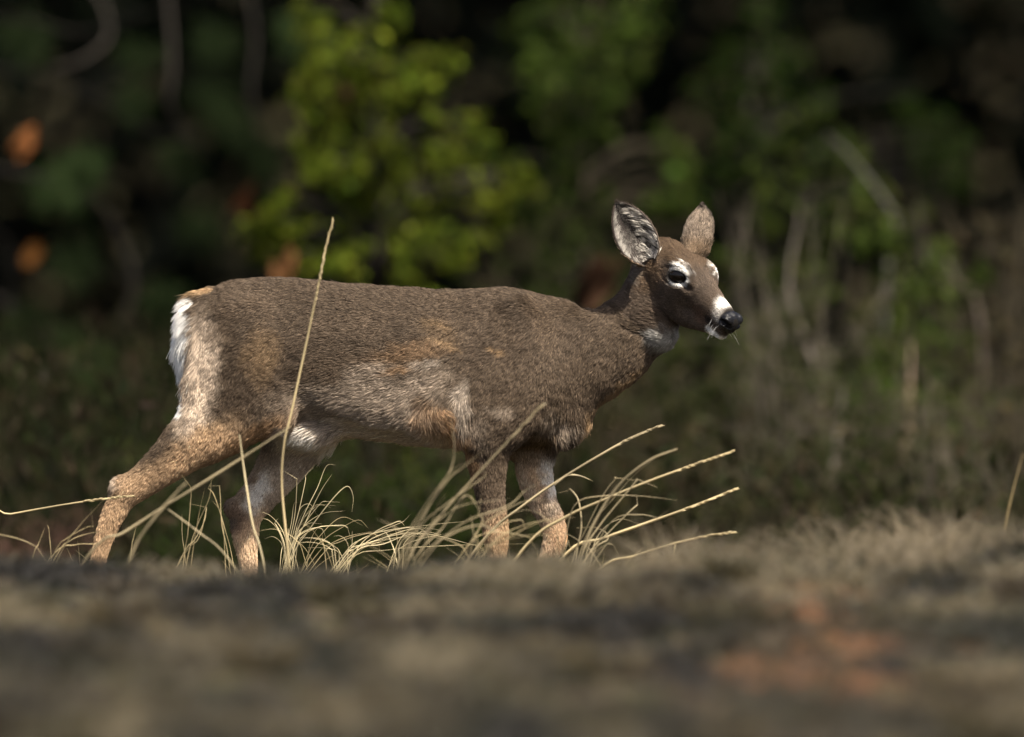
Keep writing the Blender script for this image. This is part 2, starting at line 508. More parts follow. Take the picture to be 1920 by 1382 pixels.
foliage_tree('sapling', 'mid green bushy sapling among the dry weeds at the right', [(1745, 950, 0), (1742, 700, 0), (1735, 560, .03), (1725, 430, 0), (1720, 380, 0)], 5.6,
             [at_blob(x_, y_, 5.6 + er.uniform(-.3, .3), r_, r_ * 1.6, k2) for x_, y_, r_, k2 in [(1735, 480, 45, 70), (1745, 540, 55, 90), (1720, 600, 50, 80), (1670, 540, 40, 40), (1690, 660, 45, 50), (1760, 640, 50, 50), (1800, 560, 40, 30), (1640, 470, 45, 40), (1600, 640, 45, 40), (1570, 730, 45, 60)]], (.085, .125, .024), .034, stem_r=.008)
foliage_tree('sapling', 'loose olive sapling spreading between the far ear and the right brush', [(1430, 950, 0), (1440, 700, 0), (1450, 500, .03), (1440, 380, 0), (1445, 330, 0)], 6.4,
             [at_blob(x_, y_, 6.4 + er.uniform(-.3, .3), r_, r_ * 1.6, k2) for x_, y_, r_, k2 in [(1430, 400, 50, 50), (1500, 360, 50, 50), (1400, 480, 50, 50), (1480, 450, 45, 40), (1420, 580, 55, 60), (1520, 520, 45, 40), (1390, 660, 55, 60), (1580, 400, 45, 40), (1660, 360, 50, 40), (1560, 300, 50, 40), (1460, 270, 50, 40), (1300, 680, 50, 50)]], (.075, .105, .022), .034, stem_r=.008)

# ------------------------------------------------------------------ pine at the left: long needles in tufts, bare hanging limbs
def pine_left():
    Y = 7.0
    b0 = at(-160, 600, Y); b0[2] = float(ground_z(b0[:1], b0[1:2])[0]) - .05
    t = empty('pine_tree', tuple(b0))
    tag(t, 'pine tree at the left edge with drooping bare limbs and long needle tufts', 'tree')
    tp = b0 + np.array((.5, .4, 7.5))
    tubes('trunk', [([b0, b0 + np.array((.05, .05, 2)), b0 + np.array((.2, .2, 4.5)), tp], [.10, .085, .06, .012])], (.060, .048, .040), t, sides=12)
    paths = [
        ([(-160, -40), (40, -60), (170, -20), (205, 60), (160, 110), (95, 135), (85, 190), (60, 250), (30, 330)], .013),
        ([(-160, -90), (120, -110), (290, -60), (318, 40), (322, 130), (318, 200), (350, 245), (400, 290)], .014),
        ([(-160, -160), (300, -150), (440, -60), (478, 60), (470, 160), (482, 240), (510, 290)], .012),
        ([(-160, 120), (60, 140), (180, 180), (280, 240), (340, 250), (380, 300)], .007),
        ([(-160, 300), (60, 330), (180, 380), (235, 460), (250, 540), (228, 620), (215, 720)], .012),
        ([(-160, 420), (0, 440), (20, 520), (10, 600), (-20, 700)], .010),
        ([(-160, 500), (0, 560), (60, 610), (100, 650), (60, 740), (0, 830)], .010),
        ([(-160, 20), (60, 40), (150, 60), (260, 30), (360, 10)], .008),
    ]
    for p_, r_ in paths:
        Y0 = Y + er.uniform(-.5, .3)
        w_ = [at(x_, y_, Y0 + .12 * math.sin(i_)) for i_, (x_, y_) in enumerate(p_)]
        a0 = b0 + (tp - b0) * np.clip((w_[0][2] - b0[2]) / 7.5, .05, .9)
        w_[0] = a0
        tubes('limb', [(w_, [r_ * .7, r_ * .5, r_ * .45, r_ * .35, r_ * .15])], (.032, .028, .024), t, sides=7)
    # needle tufts
    tuft = [(110, 335, 62, 1.3), (150, 310, 50, 1.0), (170, 680, 66, 1.2), (120, 640, 50, .8), (590, 70, 60, 1.2), (545, 40, 45, .9), (40, 600, 50, .6), (240, 180, 50, .5), (330, 300, 50, .5), (60, 60, 70, .5), (420, 70, 60, .5), (380, 420, 60, .45), (300, 560, 60, .5), (450, 240, 60, .4), (130, 480, 60, .5), (230, 800, 50, .6), (60, 880, 50, .4), (500, 300, 50, .4), (270, 100, 50, .5), (400, 180, 60, .5)]
    Vs, Fs, Cs, o_ = [], [], [], 0
    for (x_, y_, r_, br_) in tuft:
        for q in range(4):
            c_ = at(x_ + er.uniform(-25, 25), y_ + er.uniform(-20, 20), Y + er.uniform(-.5, .5))
            k2 = 90
            dd = norm(er.standard_normal((k2, 3)) + np.array((0, -.3, -.35)))
            L = r_ * S * 1.35 * (0.7 + .5 * er.random((k2, 1)))
            sd_ = norm(np.cross(dd, er.standard_normal((k2, 3)))) * .0016
            e_ = c_ + dd * L - np.array((0, 0, 1)) * L * .25
            mid = c_ + dd * L * .55
            V = np.stack([c_ + sd_ * 0 + dd * .004, mid + sd_, e_, mid - sd_], 1).reshape(-1, 3)
            Vs.append(V); Fs.append(np.arange(len(V)).reshape(-1, 4) + o_); o_ += len(V)
            Cs.append(np.repeat(np.array((.018, .030, .010)) * br_ * np.exp(.3 * er.standard_normal((k2, 1))), 4, 0))
    mesh_obj('crown', np.concatenate(Vs), np.concatenate(Fs), m_leaf, t, smooth=False, colors=np.concatenate(Cs))
pine_left()

# no pine crown is built above the frame; the limb colour itself is dark
# dead orange leaves caught on the limbs
def dead_leaves(px, py, Y, r, label, cc=(.42, .17, .06)):
    c_ = at(px, py, Y)
    t = empty('dead_leaf_cluster', tuple(c_))
    tag(t, label, 'dead leaves', 'dead orange leaves caught in the branches')
    for q in range(3):
        dd = norm(er.standard_normal(3) * .35 + np.array((.35, 0, 1.0))); up_ = norm(np.cross(dd, er.standard_normal(3))); nn_ = np.cross(dd, up_)
        L = r * S * 2.7 * er.uniform(.8, 1.2); o0 = c_ + er.standard_normal(3) * r * S * .35
        V, F = [], []
        outl = [(0, .02), (.15, .10), (.3, .17), (.42, .12), (.55, .20), (.68, .13), (.8, .15), (.92, .07), (1, .01)]
        for u_, w_ in outl:
            for s2 in (-1, 0, 1):
                V.append(o0 + dd * L * (u_ - .5) + up_ * L * w_ * s2 + nn_ * L * (.12 * abs(s2) + .18 * (u_ - .5) ** 2))
        for i_ in range(len(outl) - 1):
            for j_ in range(2):
                a_ = i_ * 3 + j_
                F.append((a_, a_ + 1, a_ + 4, a_ + 3))
        mesh_obj('leaf', np.array(V), np.array(F), m_leaf, t, colors=np.tile(np.array(cc) * er.uniform(.16, .38), (len(V), 1)))
dead_leaves(38, 272, 6.3, 30, 'orange dead leaf cluster at the far left edge')
dead_leaves(468, 378, 6.4, 28, 'dull orange dead leaf cluster above the rump of the deer', (.20, .08, .036))
dead_leaves(538, 498, 5.6, 30, 'pale orange dead leaf cluster just above the back of the deer', (.46, .22, .09))
dead_leaves(66, 472, 6.6, 30, 'small rusty dead leaf cluster low at the left edge', (.30, .13, .035))
dead_leaves(640, 165, 6.0, 16, 'small brown dead leaf cluster in the yellow green sapling', (.2, .11, .06))

dead_leaves(1112, 545, 5.0, 52, 'large round dark brown dead leaf clump behind the neck of the deer', (.12, .062, .036))

# ------------------------------------------------------------------ undergrowth: shrubs and weeds right and behind
def shrub(px, py_top, Y, width, label, twig=(.10, .085, .075), leaf=None, nt=46, nl=500, lsize=.028, bend=.35, rad=.0026):
    base_ = at(px, 1030, Y); base_[2] = float(ground_z(base_[:1], base_[1:2])[0])
    t = empty('shrub', tuple(base_))
    tag(t, label, 'shrub', 'shrubs and weeds in front of the wood')
    topz = at(px, py_top, Y)[2]
    h_ = topz - base_[2]; k2 = (CAM_D + Y) / CAM_D * S
    tw, ends = [], []
    for i_ in range(nt):
        o_ = base_ + np.array((er.normal() * width * k2 * .18, er.normal() * .12, -.02))
        e_ = np.array((base_[0] + er.normal() * width * k2 * .42, base_[1] + er.normal() * .3, base_[2] + h_ * er.uniform(.45, 1.08)))
        m_ = (o_ + e_) / 2 + er.standard_normal(3) * bend * .12 * h_
        tw.append(([o_, m_, e_], [rad * er.uniform(.8, 1.6), rad * .9, rad * .35]))
        ends.append((m_, e_))
        for q in range(3):
            s_ = m_ + (e_ - m_) * er.uniform(-.3, .9)
            d_ = norm(er.standard_normal(3) + np.array((0, 0, .7))) * h_ * er.uniform(.1, .3)
            tw.append(([s_, s_ + d_ * .5 + er.standard_normal(3) * .01, s_ + d_], [rad * .6, rad * .4, rad * .2]))
    tubes('stems', tw, np.asarray(twig) * .8, t, sides=4)['kind'] = 'stuff'
    if leaf is not None:
        E = np.array([m_ + (e_ - m_) * er.random() for m_, e_ in ends for _ in range(max(1, 2 * nl // (12 * nt)))])
        P_ = sprays(E, norm(er.standard_normal(E.shape) + np.array((0, 0, .4))), .09, er, per=12)
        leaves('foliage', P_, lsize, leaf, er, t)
    return t

MAUVE = (.105, .092, .060); STRAW = (.21, .165, .105); OLIVE = (.05, .066, .018); GRN = (.075, .115, .02)
shrub(1480, 420, 4.6, 210, 'grey brown weed clump with pale twigs right of the muzzle', (.24, .21, .16), (.09, .095, .04), 40, 700)
shrub(1700, 520, 5.0, 240, 'twiggy brown shrub with green leaves at the right', MAUVE, GRN, 46, 900)
shrub(1880, 380, 5.4, 220, 'tall brown dry shrub at the right edge', (.125, .105, .07), (.10, .085, .045), 60, 700)
shrub(1590, 690, 4.2, 200, 'low olive weed in front of the grey brown weed clump', (.16, .13, .1), OLIVE, 40, 700)
shrub(1330, 560, 5.2, 200, 'dim olive shrub below the muzzle of the deer', MAUVE, OLIVE, 40, 800)
shrub(1230, 700, 4.8, 200, 'low brown shrub behind the chest of the deer', (.11, .085, .055), (.085, .075, .035), 50, 700)
shrub(1790, 720, 4.0, 220, 'grey tangle of dry stems low at the right', (.20, .175, .13), (.11, .11, .05), 60, 700)
shrub(1430, 800, 3.8, 220, 'low brown tangle of dry stems right of the grass stalks', (.13, .115, .075), (.085, .085, .04), 50, 600)
shrub(1130, 420, 6.6, 200, 'olive shrub between the ears and the back of the deer', MAUVE, OLIVE, 46, 900)
shrub(950, 560, 6.8, 260, 'dark shrub behind the shoulders of the deer', MAUVE, (.04, .062, .014), 40, 900)
shrub(480, 620, 7.2, 300, 'dark green shrub behind the rump of the deer', (.05, .045, .04), (.02, .032, .012), 40, 900)
shrub(130, 760, 6.6, 300, 'dark low shrub at the lower left behind the hind leg', (.05, .045, .04), (.018, .028, .011), 40, 900)
shrub(60, 960, 3.6, 180, 'low reddish brown dry weed at the left edge beyond the rise', (.17, .10, .075), (.20, .12, .09), 60, 700, lsize=.016)
shrub(640, 850, 5.6, 260, 'low green plant seen between the legs of the deer', (.06, .055, .04), (.06, .09, .018), 40, 1100)
shrub(800, 860, 5.0, 220, 'low green plant under the belly of the deer', (.06, .055, .04), (.055, .085, .018), 40, 900)
shrub(390, 900, 5.4, 180, 'low green plant behind the stretched hind leg', (.05, .05, .04), (.05, .085, .018), 30, 700)

# pale single weed stems against the brush
def weed(pts_px, Y, r_, colr, label):
    w_ = [at(x_, y_, Y) for x_, y_ in pts_px]
    b0 = w_[0].copy(); b0[2] = float(ground_z(b0[:1], b0[1:2])[0]) - .03
    w_ = [b0] + w_
    t = tubes('weed_stem', [(w_, [r_ * 1.2, r_, r_ * .7, r_ * .25])], np.asarray(colr) * 1.9, None, sides=6)
    tag(t, label, 'weed', 'pale bare weed stems in front of the brush')
weed([(1560, 900), (1530, 700), (1480, 540), (1500, 400)], 4.9, .006, (.22, .19, .17), 'bent pale grey stem right of the muzzle')
weed([(1690, 900), (1705, 760), (1708, 640)], 4.6, .010, (.24, .18, .13), 'thick tan stem below the green leaves at the right')
weed([(1555, 930), (1570, 820), (1580, 730)], 4.4, .007, (.19, .17, .15), 'grey stem under the low olive weed')
weed([(1660, 560), (1680, 420), (1600, 300), (1550, 250)], 6.0, .006, (.12, .115, .10), 'dark slanting twig in the upper right')
weed([(1840, 620), (1790, 520), (1760, 450)], 5.6, .004, (.17, .14, .12), 'thin leaning stem near the right edge')
weed([(1870, 1080), (1890, 960), (1918, 850)], -1.0, .0022, (.26, .20, .10), 'thin tan grass stem leaning at the right edge')

# mixed low growth on the ground between the deer and the wood
k_ = 60000
px_ = er.uniform(-3.2, 3.2, k_); py_ = 2.2 + 9 * er.random(k_) ** .8
hgt = .03 + (.40 + .25 * sstep(.3, -.6, px_) + .15 * sstep(4, 8, py_)) * er.random(k_) ** 1.5
cmix = np.where(er.random((k_, 1)) < .45, np.array((.058, .048, .028)), np.array((.028, .036, .012)))
under = leaves('undergrowth', np.stack([px_, py_, ground_z(px_, py_) + hgt], 1), .05, cmix, er, None, aspect=.28, up=np.array((0, 0, 1.0)))
tag(under, kind='stuff')
# ------------------------------------------------------------------ deer: implicit body -> one continuous mesh
VX = 3.0
LO = np.array((100.0, -175.0, -6.0)); HI = np.array((1420.0, 165.0, 790.0))   # x, depth, height in photograph pixels
NX, NY, NZ = [int(round(v)) for v in (HI - LO) / VX]
vol = np.full((NX, NY, NZ), 1e3, dtype=np.float32)

def box_of(lo, hi):
    a = np.maximum(np.floor((np.asarray(lo) - LO) / VX).astype(int), 0)
    b = np.minimum(np.ceil((np.asarray(hi) - LO) / VX).astype(int) + 1, (NX, NY, NZ))
    return a, b

def grid_pts(a, b):
    gx = (LO[0] + VX * np.arange(a[0], b[0]))[:, None, None].astype(np.float32)
    gy = (LO[1] + VX * np.arange(a[1], b[1]))[None, :, None].astype(np.float32)
    gz = (LO[2] + VX * np.arange(a[2], b[2]))[None, None, :].astype(np.float32)
    return gx, gy, gz

def smin_into(a, b, f, k):
    v = vol[a[0]:b[0], a[1]:b[1], a[2]:b[2]]
    h = np.clip(0.5 + 0.5 * (v - f) / k, 0, 1)
    vol[a[0]:b[0], a[1]:b[1], a[2]:b[2]] = v * (1 - h) + f * h - k * h * (1 - h)

def carve(a, b, f, k):
    v = vol[a[0]:b[0], a[1]:b[1], a[2]:b[2]]
    h = np.clip(0.5 - 0.5 * (v + f) / k, 0, 1)
    vol[a[0]:b[0], a[1]:b[1], a[2]:b[2]] = v * (1 - h) - f * h + k * h * (1 - h)

def resample(pts, n):
    """centripetal-ish Catmull-Rom through rows of pts"""
    pts = np.asarray(pts, dtype=np.float64)
    m = len(pts)
    P = np.vstack([2 * pts[0] - pts[1], pts, 2 * pts[-1] - pts[-2]])
    out = []
    for i in range(m - 1):
        p0, p1, p2, p3 = P[i:i + 4]
        for t in np.linspace(0, 1, n, endpoint=False):
            out.append(0.5 * ((2 * p1) + (-p0 + p2) * t + (2 * p0 - 5 * p1 + 4 * p2 - p3) * t * t + (-p0 + 3 * p1 - 3 * p2 + p3) * t ** 3))
    out.append(pts[-1])
    return np.array(out)

def tube(rows, lat=(0, 1, 0), k=14, n=5):
    """rows: x, depth, height, in-plane half width, lateral half width"""
    R = resample(rows, n)
    R[:, 3:] = np.maximum(R[:, 3:], 2)
    P = R[:, :3]; ra = R[:, 3]; rb = R[:, 4]
    m = np.maximum(ra, rb)[:, None] + (k + 8) * (np.maximum(ra, rb) / np.minimum(ra, rb))[:, None]
    a, b = box_of((P - m).min(0), (P + m).max(0))
    gx, gy, gz = grid_pts(a, b)
    lat = np.asarray(lat, dtype=np.float64); lat /= np.linalg.norm(lat)
    best = None
    for i in range(len(P) - 1):
        p, q = P[i], P[i + 1]
        ax = q - p; L = np.linalg.norm(ax)
        if L < 1e-6: continue
        ax /= L
        B = lat - ax * lat.dot(ax); B /= np.linalg.norm(B)
        N = np.cross(ax, B)
        # local box to save work
        mm = m[i:i + 2].max()
        a2, b2 = box_of(np.minimum(p, q) - mm, np.maximum(p, q) + mm)
        a2 = np.maximum(a2, a); b2 = np.minimum(b2, b)
        sx, sy, sz = grid_pts(a2, b2)
        dx, dy, dz = sx - p[0], sy - p[1], sz - p[2]
        t = (dx * ax[0] + dy * ax[1] + dz * ax[2])
        tc = np.clip(t, 0, L)
        e = t - tc
        w = tc / L
        A_ = ra[i] + (ra[i + 1] - ra[i]) * w
        B_ = rb[i] + (rb[i + 1] - rb[i]) * w
        dn = dx * N[0] + dy * N[1] + dz * N[2]
        db = dx * B[0] + dy * B[1] + dz * B[2]
        mn = np.minimum(A_, B_)
        f = (np.sqrt((dn / A_) ** 2 + (db / B_) ** 2 + (e / mn) ** 2) - 1) * mn
        if best is None:
            best = np.full((b[0] - a[0], b[1] - a[1], b[2] - a[2]), 1e3, dtype=np.float32)
        o = a2 - a
        sl = best[o[0]:o[0] + f.shape[0], o[1]:o[1] + f.shape[1], o[2]:o[2] + f.shape[2]]
        np.minimum(sl, f, out=sl)
    smin_into(a, b, best, k)

def ellip(c, r, axes=None, k=12, cut=False):
    c = np.asarray(c, dtype=np.float64); r = np.asarray(r, dtype=np.float64)
    m = r.max() + (k + 8) * r.max() / r.min()
    a, b = box_of(c - m, c + m)
    gx, gy, gz = grid_pts(a, b)
    dx, dy, dz = gx - c[0], gy - c[1], gz - c[2]
    A = np.eye(3) if axes is None else axes
    q = 0
    for j in range(3):
        q = q + ((dx * A[j][0] + dy * A[j][1] + dz * A[j][2]) / r[j]) ** 2
    f = ((np.sqrt(q) - 1) * r.min()).astype(np.float32)
    (carve if cut else smin_into)(a, b, f, k)

def H(y): return HG - y

# torso, lofted along x: column, top row, bottom row, half width
T = np.array([
    (346, 606, 690, 14), (353, 575, 745, 36), (367, 556, 772, 54), (390, 541, 788, 66), (430, 524, 796, 76), (480, 519, 800, 84),
    (540, 520, 800, 88), (600, 526, 803, 88), (680, 533, 820, 92), (760, 538, 832, 98), (820, 541, 840, 95),
    (870, 540, 842, 84), (920, 537, 842, 78), (955, 536, 842, 76), (1000, 546, 838, 66), (1040, 562, 828, 56),
    (1075, 582, 805, 44), (1098, 630, 775, 28), (1110, 680, 740, 8)], dtype=np.float64)
a, b = box_of((330, -125, 330), (1125, 125, 720))
gx, gy, gz = grid_pts(a, b)
xs = gx.ravel()
top = np.interp(xs, T[:, 0], H(T[:, 1]))[:, None, None].astype(np.float32)
bot = np.interp(xs, T[:, 0], H(T[:, 2]))[:, None, None].astype(np.float32)
hw = np.interp(xs, T[:, 0], T[:, 3])[:, None, None].astype(np.float32)
ker = np.hanning(21); ker /= ker.sum()
sm = lambda q: np.convolve(np.pad(q.ravel(), 10, mode='edge'), ker, 'valid')[:, None, None].astype(np.float32)
top, bot, hw = sm(top), sm(bot), sm(hw)
cz = (top + bot) / 2 ; hh = np.maximum((top - bot) / 2, 3); hw = np.maximum(hw, 3)
zz = (gz - cz) / hh
# narrower along the spine, fuller low on the ribs
wid = hw * (1.0 - 0.16 * np.clip(zz, 0, 1) ** 2 + 0.03 * np.clip(-zz, 0, 1))
f = ((np.abs(zz) ** 2.15 + np.abs(gy / wid) ** 2.15) ** (1 / 2.15) - 1) * np.minimum(hh, hw)
ends = np.maximum(np.maximum(344 - gx, gx - 1112), 0)
f = f + ends
smin_into(a, b, f.astype(np.float32), 8)

# neck
tube([(1045, 0, H(684), 112, 56), (1075, 0, H(675), 106, 54), (1112, 0, H(664), 92, 49), (1149, 2, H(646), 79, 45),
      (1187, 5, H(613), 68, 42), (1215, 6, H(580), 58, 42), (1234, 4, H(548), 48, 42)], k=24)
# brisket fold
tube([(1066, -6, H(750), 38, 34), (1066, -8, H(788), 30, 28), (1052, -8, H(808), 20, 24)], k=18)
tube([(1098, 8, H(750), 18, 20), (1096, 8, H(785), 13, 14)], k=10)
# shoulder blades, upper arms, elbows
for s_, o in ((-1, 0), (1, 40)):
    tube([(965 + o * .4, s_ * 44, H(575), 30, 20), (985 + o * .5, s_ * 52, H(650), 54, 30), (980 + o * .6, s_ * 57, H(720), 64, 37), (940 + o, s_ * 59, H(785), 62, 38), (912 + o * 1.6, s_ * 54, H(830), 50, 35)], k=26)
    ellip((868 + o * 1.2, s_ * 56, H(800)), (24, 22, 34), k=12)
# near foreleg
tube([(915, -54, H(822), 52, 34), (914, -53, H(858), 45, 31), (916, -52, H(895), 37, 26), (921, -51, H(940), 31, 23), (927, -50, H(975), 29, 24),
      (930, -50, H(1005), 27, 24), (931, -50, H(1035), 23, 19), (930, -50, H(1080), 18, 15), (930, -50, H(1118), 19, 16), (936, -50, H(1142), 20, 19), (946, -50, H(1168), 15, 16)], k=9)
# far foreleg, flexed at the carpus
tube([(995, 50, H(822), 48, 34), (1000, 50, H(858), 42, 31), (1004, 48, H(895), 38, 27), (1017, 46, H(940), 32, 24), (1033, 44, H(972), 28, 24),
      (1040, 44, H(1000), 26, 25), (1036, 44, H(1026), 24, 22), (1022, 44, H(1054), 19, 16), (1006, 44, H(1096), 16, 14), (996, 44, H(1126), 17, 15), (992, 44, H(1146), 18, 18), (998, 44, H(1168), 14, 15)], k=9)
# near hind leg, stretched back
tube([(452, -46, H(590), 56, 34), (462, -54, H(660), 84, 38), (448, -56, H(720), 98, 38), (428, -56, H(765), 92, 36), (392, -56, H(806), 70, 33), (352, -55, H(838), 54, 29),
      (312, -54, H(870), 44, 25), (270, -53, H(902), 37, 22), (238, -52, H(926), 33, 21), (216, -52, H(962), 27, 19), (199, -52, H(1004), 23, 16),
      (186, -52, H(1050), 20, 14), (174, -52, H(1098), 18, 14), (164, -52, H(1134), 20, 17), (158, -52, H(1164), 15, 15)], k=14)
ellip((230, -52, H(912)), (17, 16, 15), k=24)
ellip((505, -62, H(765)), (56, 29, 52), k=16)
# far hind leg, under the body
tube([(470, 46, H(600), 60, 34), (500, 52, H(680), 90, 38), (535, 52, H(745), 92, 36), (552, 52, H(790), 80, 34), (546, 52, H(838), 63, 30), (522, 52, H(880), 52, 27),
      (490, 52, H(922), 43, 24), (464, 52, H(956), 40, 23), (458, 52, H(985), 36, 20), (460, 52, H(1015), 31, 17), (463, 52, H(1050), 25, 15), (466, 52, H(1100), 20, 14),
      (470, 52, H(1136), 21, 17), (480, 52, H(1166), 15, 15)], k=12)
ellip((434, 52, H(950)), (19, 15, 17), k=14)
# flank fold and groin
ellip((590, 10, H(806)), (60, 62, 26), k=22)
# muscle shapes on the near and far sides
for s_ in (-1, 1):
    ellip((478, s_ * 68, H(665)), (60, 26, 78), k=22)
    ellip((760, s_ * 82, H(730)), (130, 20, 70), k=30)
# tail
tube([(398, 0, H(552), 14, 22), (372, 0, H(562), 15, 22), (356, 0, H(588), 14, 23), (349, 0, H(625), 12, 20), (347, 0, H(655), 7, 13)], k=8)

# head, in its own frame (u forward, r to the deer's right, w up)
TH, PH = math.radians(46), math.radians(31)
U = np.array((math.cos(PH) * math.cos(TH), -math.cos(PH) * math.sin(TH), -math.sin(PH)))
Rr = np.array((-math.sin(TH), -math.cos(TH), 0.0))
Wv = np.array((math.sin(PH) * math.cos(TH), -math.sin(PH) * math.sin(TH), math.cos(PH)))
HA = np.array((U, Rr, Wv))
HO = np.array((1296.0, -52.0, H(520)))
def hd(u, r, w): return HO + U * u + Rr * r + Wv * w
def eye_frame(s_):
    nrm_ = norm(Rr * s_ * 0.90 + U * 0.42); t_ = norm(U * 0.90 - Rr * s_ * 0.42)
    t2 = norm(t_ * 0.95 + Wv * 0.31); w2 = norm(Wv * 0.95 - t_ * 0.31)
    return np.array((t2, nrm_, w2)), hd(4, s_ * 41, 3)
def eye_dist(p):
    """elliptical distance from the centre of the nearer eye opening (1 = lid edge) and a mask for the outer side"""
    out_ = np.full(len(p), 9.0); raw = np.full(len(p), 99.0)
    for s_ in (-1, 1):
        ex, ec = eye_frame(s_)
        q = p - ec
        a_, b_, c_ = q @ ex[0], q @ ex[1], q @ ex[2]
        side = (b_ > -14) & (b_ < 26)
        out_ = np.minimum(out_, np.where(side, np.sqrt((a_ / 19.5) ** 2 + (c_ / 10.5) ** 2), 9.0))
        raw = np.minimum(raw, np.where(side, np.sqrt((a_ * np.where(a_ > 0, .80, 1.0)) ** 2 + np.where(c_ > 0, c_ * .84, c_ * 1.10) ** 2), 99.0))
    return out_, raw
def hrow(u, w, a_, b_): return tuple(hd(u, 0, w)) + (a_, b_)
ellip(hd(-58, 0, -22), (66, 45, 43), HA, k=10)
ellip((1240, -14, H(624)), (28, 30, 28), k=24)
tube([hrow(-30, -11, 42, 43), hrow(0, -13, 41, 42), hrow(30, -14, 35, 34), hrow(58, -16, 32, 27), hrow(85, -20, 29, 23), hrow(110, -22, 26, 21), hrow(128, -22, 21, 19)], lat=Rr, k=22)
tube([hrow(-55, -36, 40, 33), hrow(-20, -52, 38, 31), hrow(20, -62, 29, 26), hrow(60, -58, 20, 19), hrow(92, -52, 15, 15), hrow(121, -49, 13, 14)], lat=Rr, k=10)
for s_ in (-1, 1):
    ellip(hd(-22, s_ * 26, -36), (46, 19, 34), HA, k=16)
    ellip(hd(0, s_ * 34, 5), (34, 14, 24), HA, k=16)
    ellip(hd(-8, s_ * 34, 19), (24, 12, 8), HA, k=10)
    ellip(hd(-80, s_ * 26, 2), (16, 13, 15), HA, k=12)
    # eye opening
    ex, ec = eye_frame(s_)
    ellip(ec + ex[1] * 15, (21.5, 17, 12), ex, k=3, cut=True)
    # tear duct hollow and mouth corner
    ellip(hd(33, s_ * 37, -4), (14, 5, 4), HA, k=5, cut=True)
    ellip(hd(98, s_ * 21, -36), (22, 4, 2.2), HA, k=3, cut=True)
# neck to skull
tube([(1213, 6, H(590), 52, 42), tuple(hd(-84, 0, -26)) + (46, 42), tuple(hd(-62, 0, -20)) + (46, 42)], k=16)

def surface_nets(v, lo, h):
    nx, ny, nz = v.shape
    ins = v < 0
    c = np.zeros((nx - 1, ny - 1, nz - 1), dtype=np.uint8)
    for i in (0, 1):
        for j in (0, 1):
            for k in (0, 1):
                c += ins[i:nx - 1 + i, j:ny - 1 + j, k:nz - 1 + k]
    act = (c > 0) & (c < 8)
    ids = np.argwhere(act)
    num = np.full(act.shape, -1, dtype=np.int64)
    num[tuple(ids.T)] = np.arange(len(ids))
    acc = np.zeros((len(ids), 3)); cnt = np.zeros(len(ids))
    corners = [(i, j, k) for i in (0, 1) for j in (0, 1) for k in (0, 1)]
    val = {cc: v[ids[:, 0] + cc[0], ids[:, 1] + cc[1], ids[:, 2] + cc[2]] for cc in corners}
    for ca in corners:
        for ax in range(3):
            if ca[ax] == 0:
                cb = tuple(1 if q == ax else ca[q] for q in range(3))
                va, vb = val[ca], val[cb]
                cross = (va < 0) != (vb < 0)
                t = np.where(cross, va / np.where(cross, va - vb, 1), 0)
                p = np.array(ca, dtype=float)[None, :].repeat(len(ids), 0)
                p[:, ax] += t
                acc[cross] += p[cross]; cnt[cross] += 1
    vert = lo + h * (ids + acc / cnt[:, None])
    faces = []
    for ax in range(3):
        sl0 = [slice(None)] * 3; sl1 = [slice(None)] * 3
        sl0[ax] = slice(0, -1); sl1[ax] = slice(1, None)
        e0, e1 = ins[tuple(sl0)], ins[tuple(sl1)]
        ed = np.argwhere(e0 != e1)
        b_, c_ = [(1, 2), (2, 0), (0, 1)][ax]
        ok = (ed[:, b_] > 0) & (ed[:, c_] > 0) & (ed[:, b_] < v.shape[b_] - 1) & (ed[:, c_] < v.shape[c_] - 1)
        ed = ed[ok]
        flip = ~e0[tuple(ed.T)]
        q = []
        for db, dc in ((0, 0), (1, 0), (1, 1), (0, 1)):
            cc = ed.copy(); cc[:, b_] -= 1 - db; cc[:, c_] -= 1 - dc
            q.append(num[tuple(cc.T)])
        q = np.stack(q, 1)
        q[flip] = q[flip][:, ::-1]
        faces.append(q)
    return vert, np.concatenate(faces)

# leave room for the thickness of the coat
_x = (LO[0] + VX * np.arange(NX))[:, None, None]; _z = (LO[2] + VX * np.arange(NZ))[None, None, :]
vol += ((2.8 - 2.0 * sstep(1120, 1200, _x)) + 2.2 * sstep(800, 880, HG - _z)).astype(np.float32)
BV, BF = surface_nets(vol, LO, VX)
del vol

def vert_normals(V, F):
    n = np.zeros_like(V)
    fn = np.cross(V[F[:, 2]] - V[F[:, 0]], V[F[:, 3]] - V[F[:, 1]])
    for j in range(4):
        np.add.at(n, F[:, j], fn)
    return norm(n)

def relax(V, F, it):
    for _ in range(it):
        acc = np.zeros_like(V); cnt = np.zeros(len(V))
        for j in range(4):
            np.add.at(acc, F[:, j], V[F[:, (j + 1) % 4]]); np.add.at(cnt, F[:, j], 1)
        V = V * 0.5 + 0.5 * acc / np.maximum(cnt, 1)[:, None]
    return V
BV = relax(BV, BF, 2)
BN = vert_normals(BV, BF)
# slight unevenness of muscle and skin
_u = (BV - HO) @ U
_hd = 1 - 0.85 * sstep(-140, -90, _u) * (np.abs((BV - HO) @ Rr) < 90)
_lg = 1 - 0.6 * sstep(830, 900, HG - BV[:, 2])
BV = BV + BN * ((1.3 * vnoise(BV / np.array((46., 50., 80.)) + 11) + 0.35 * vnoise(BV / 18.0 + 23)) * _hd * _lg)[:, None]
BN = vert_normals(BV, BF)

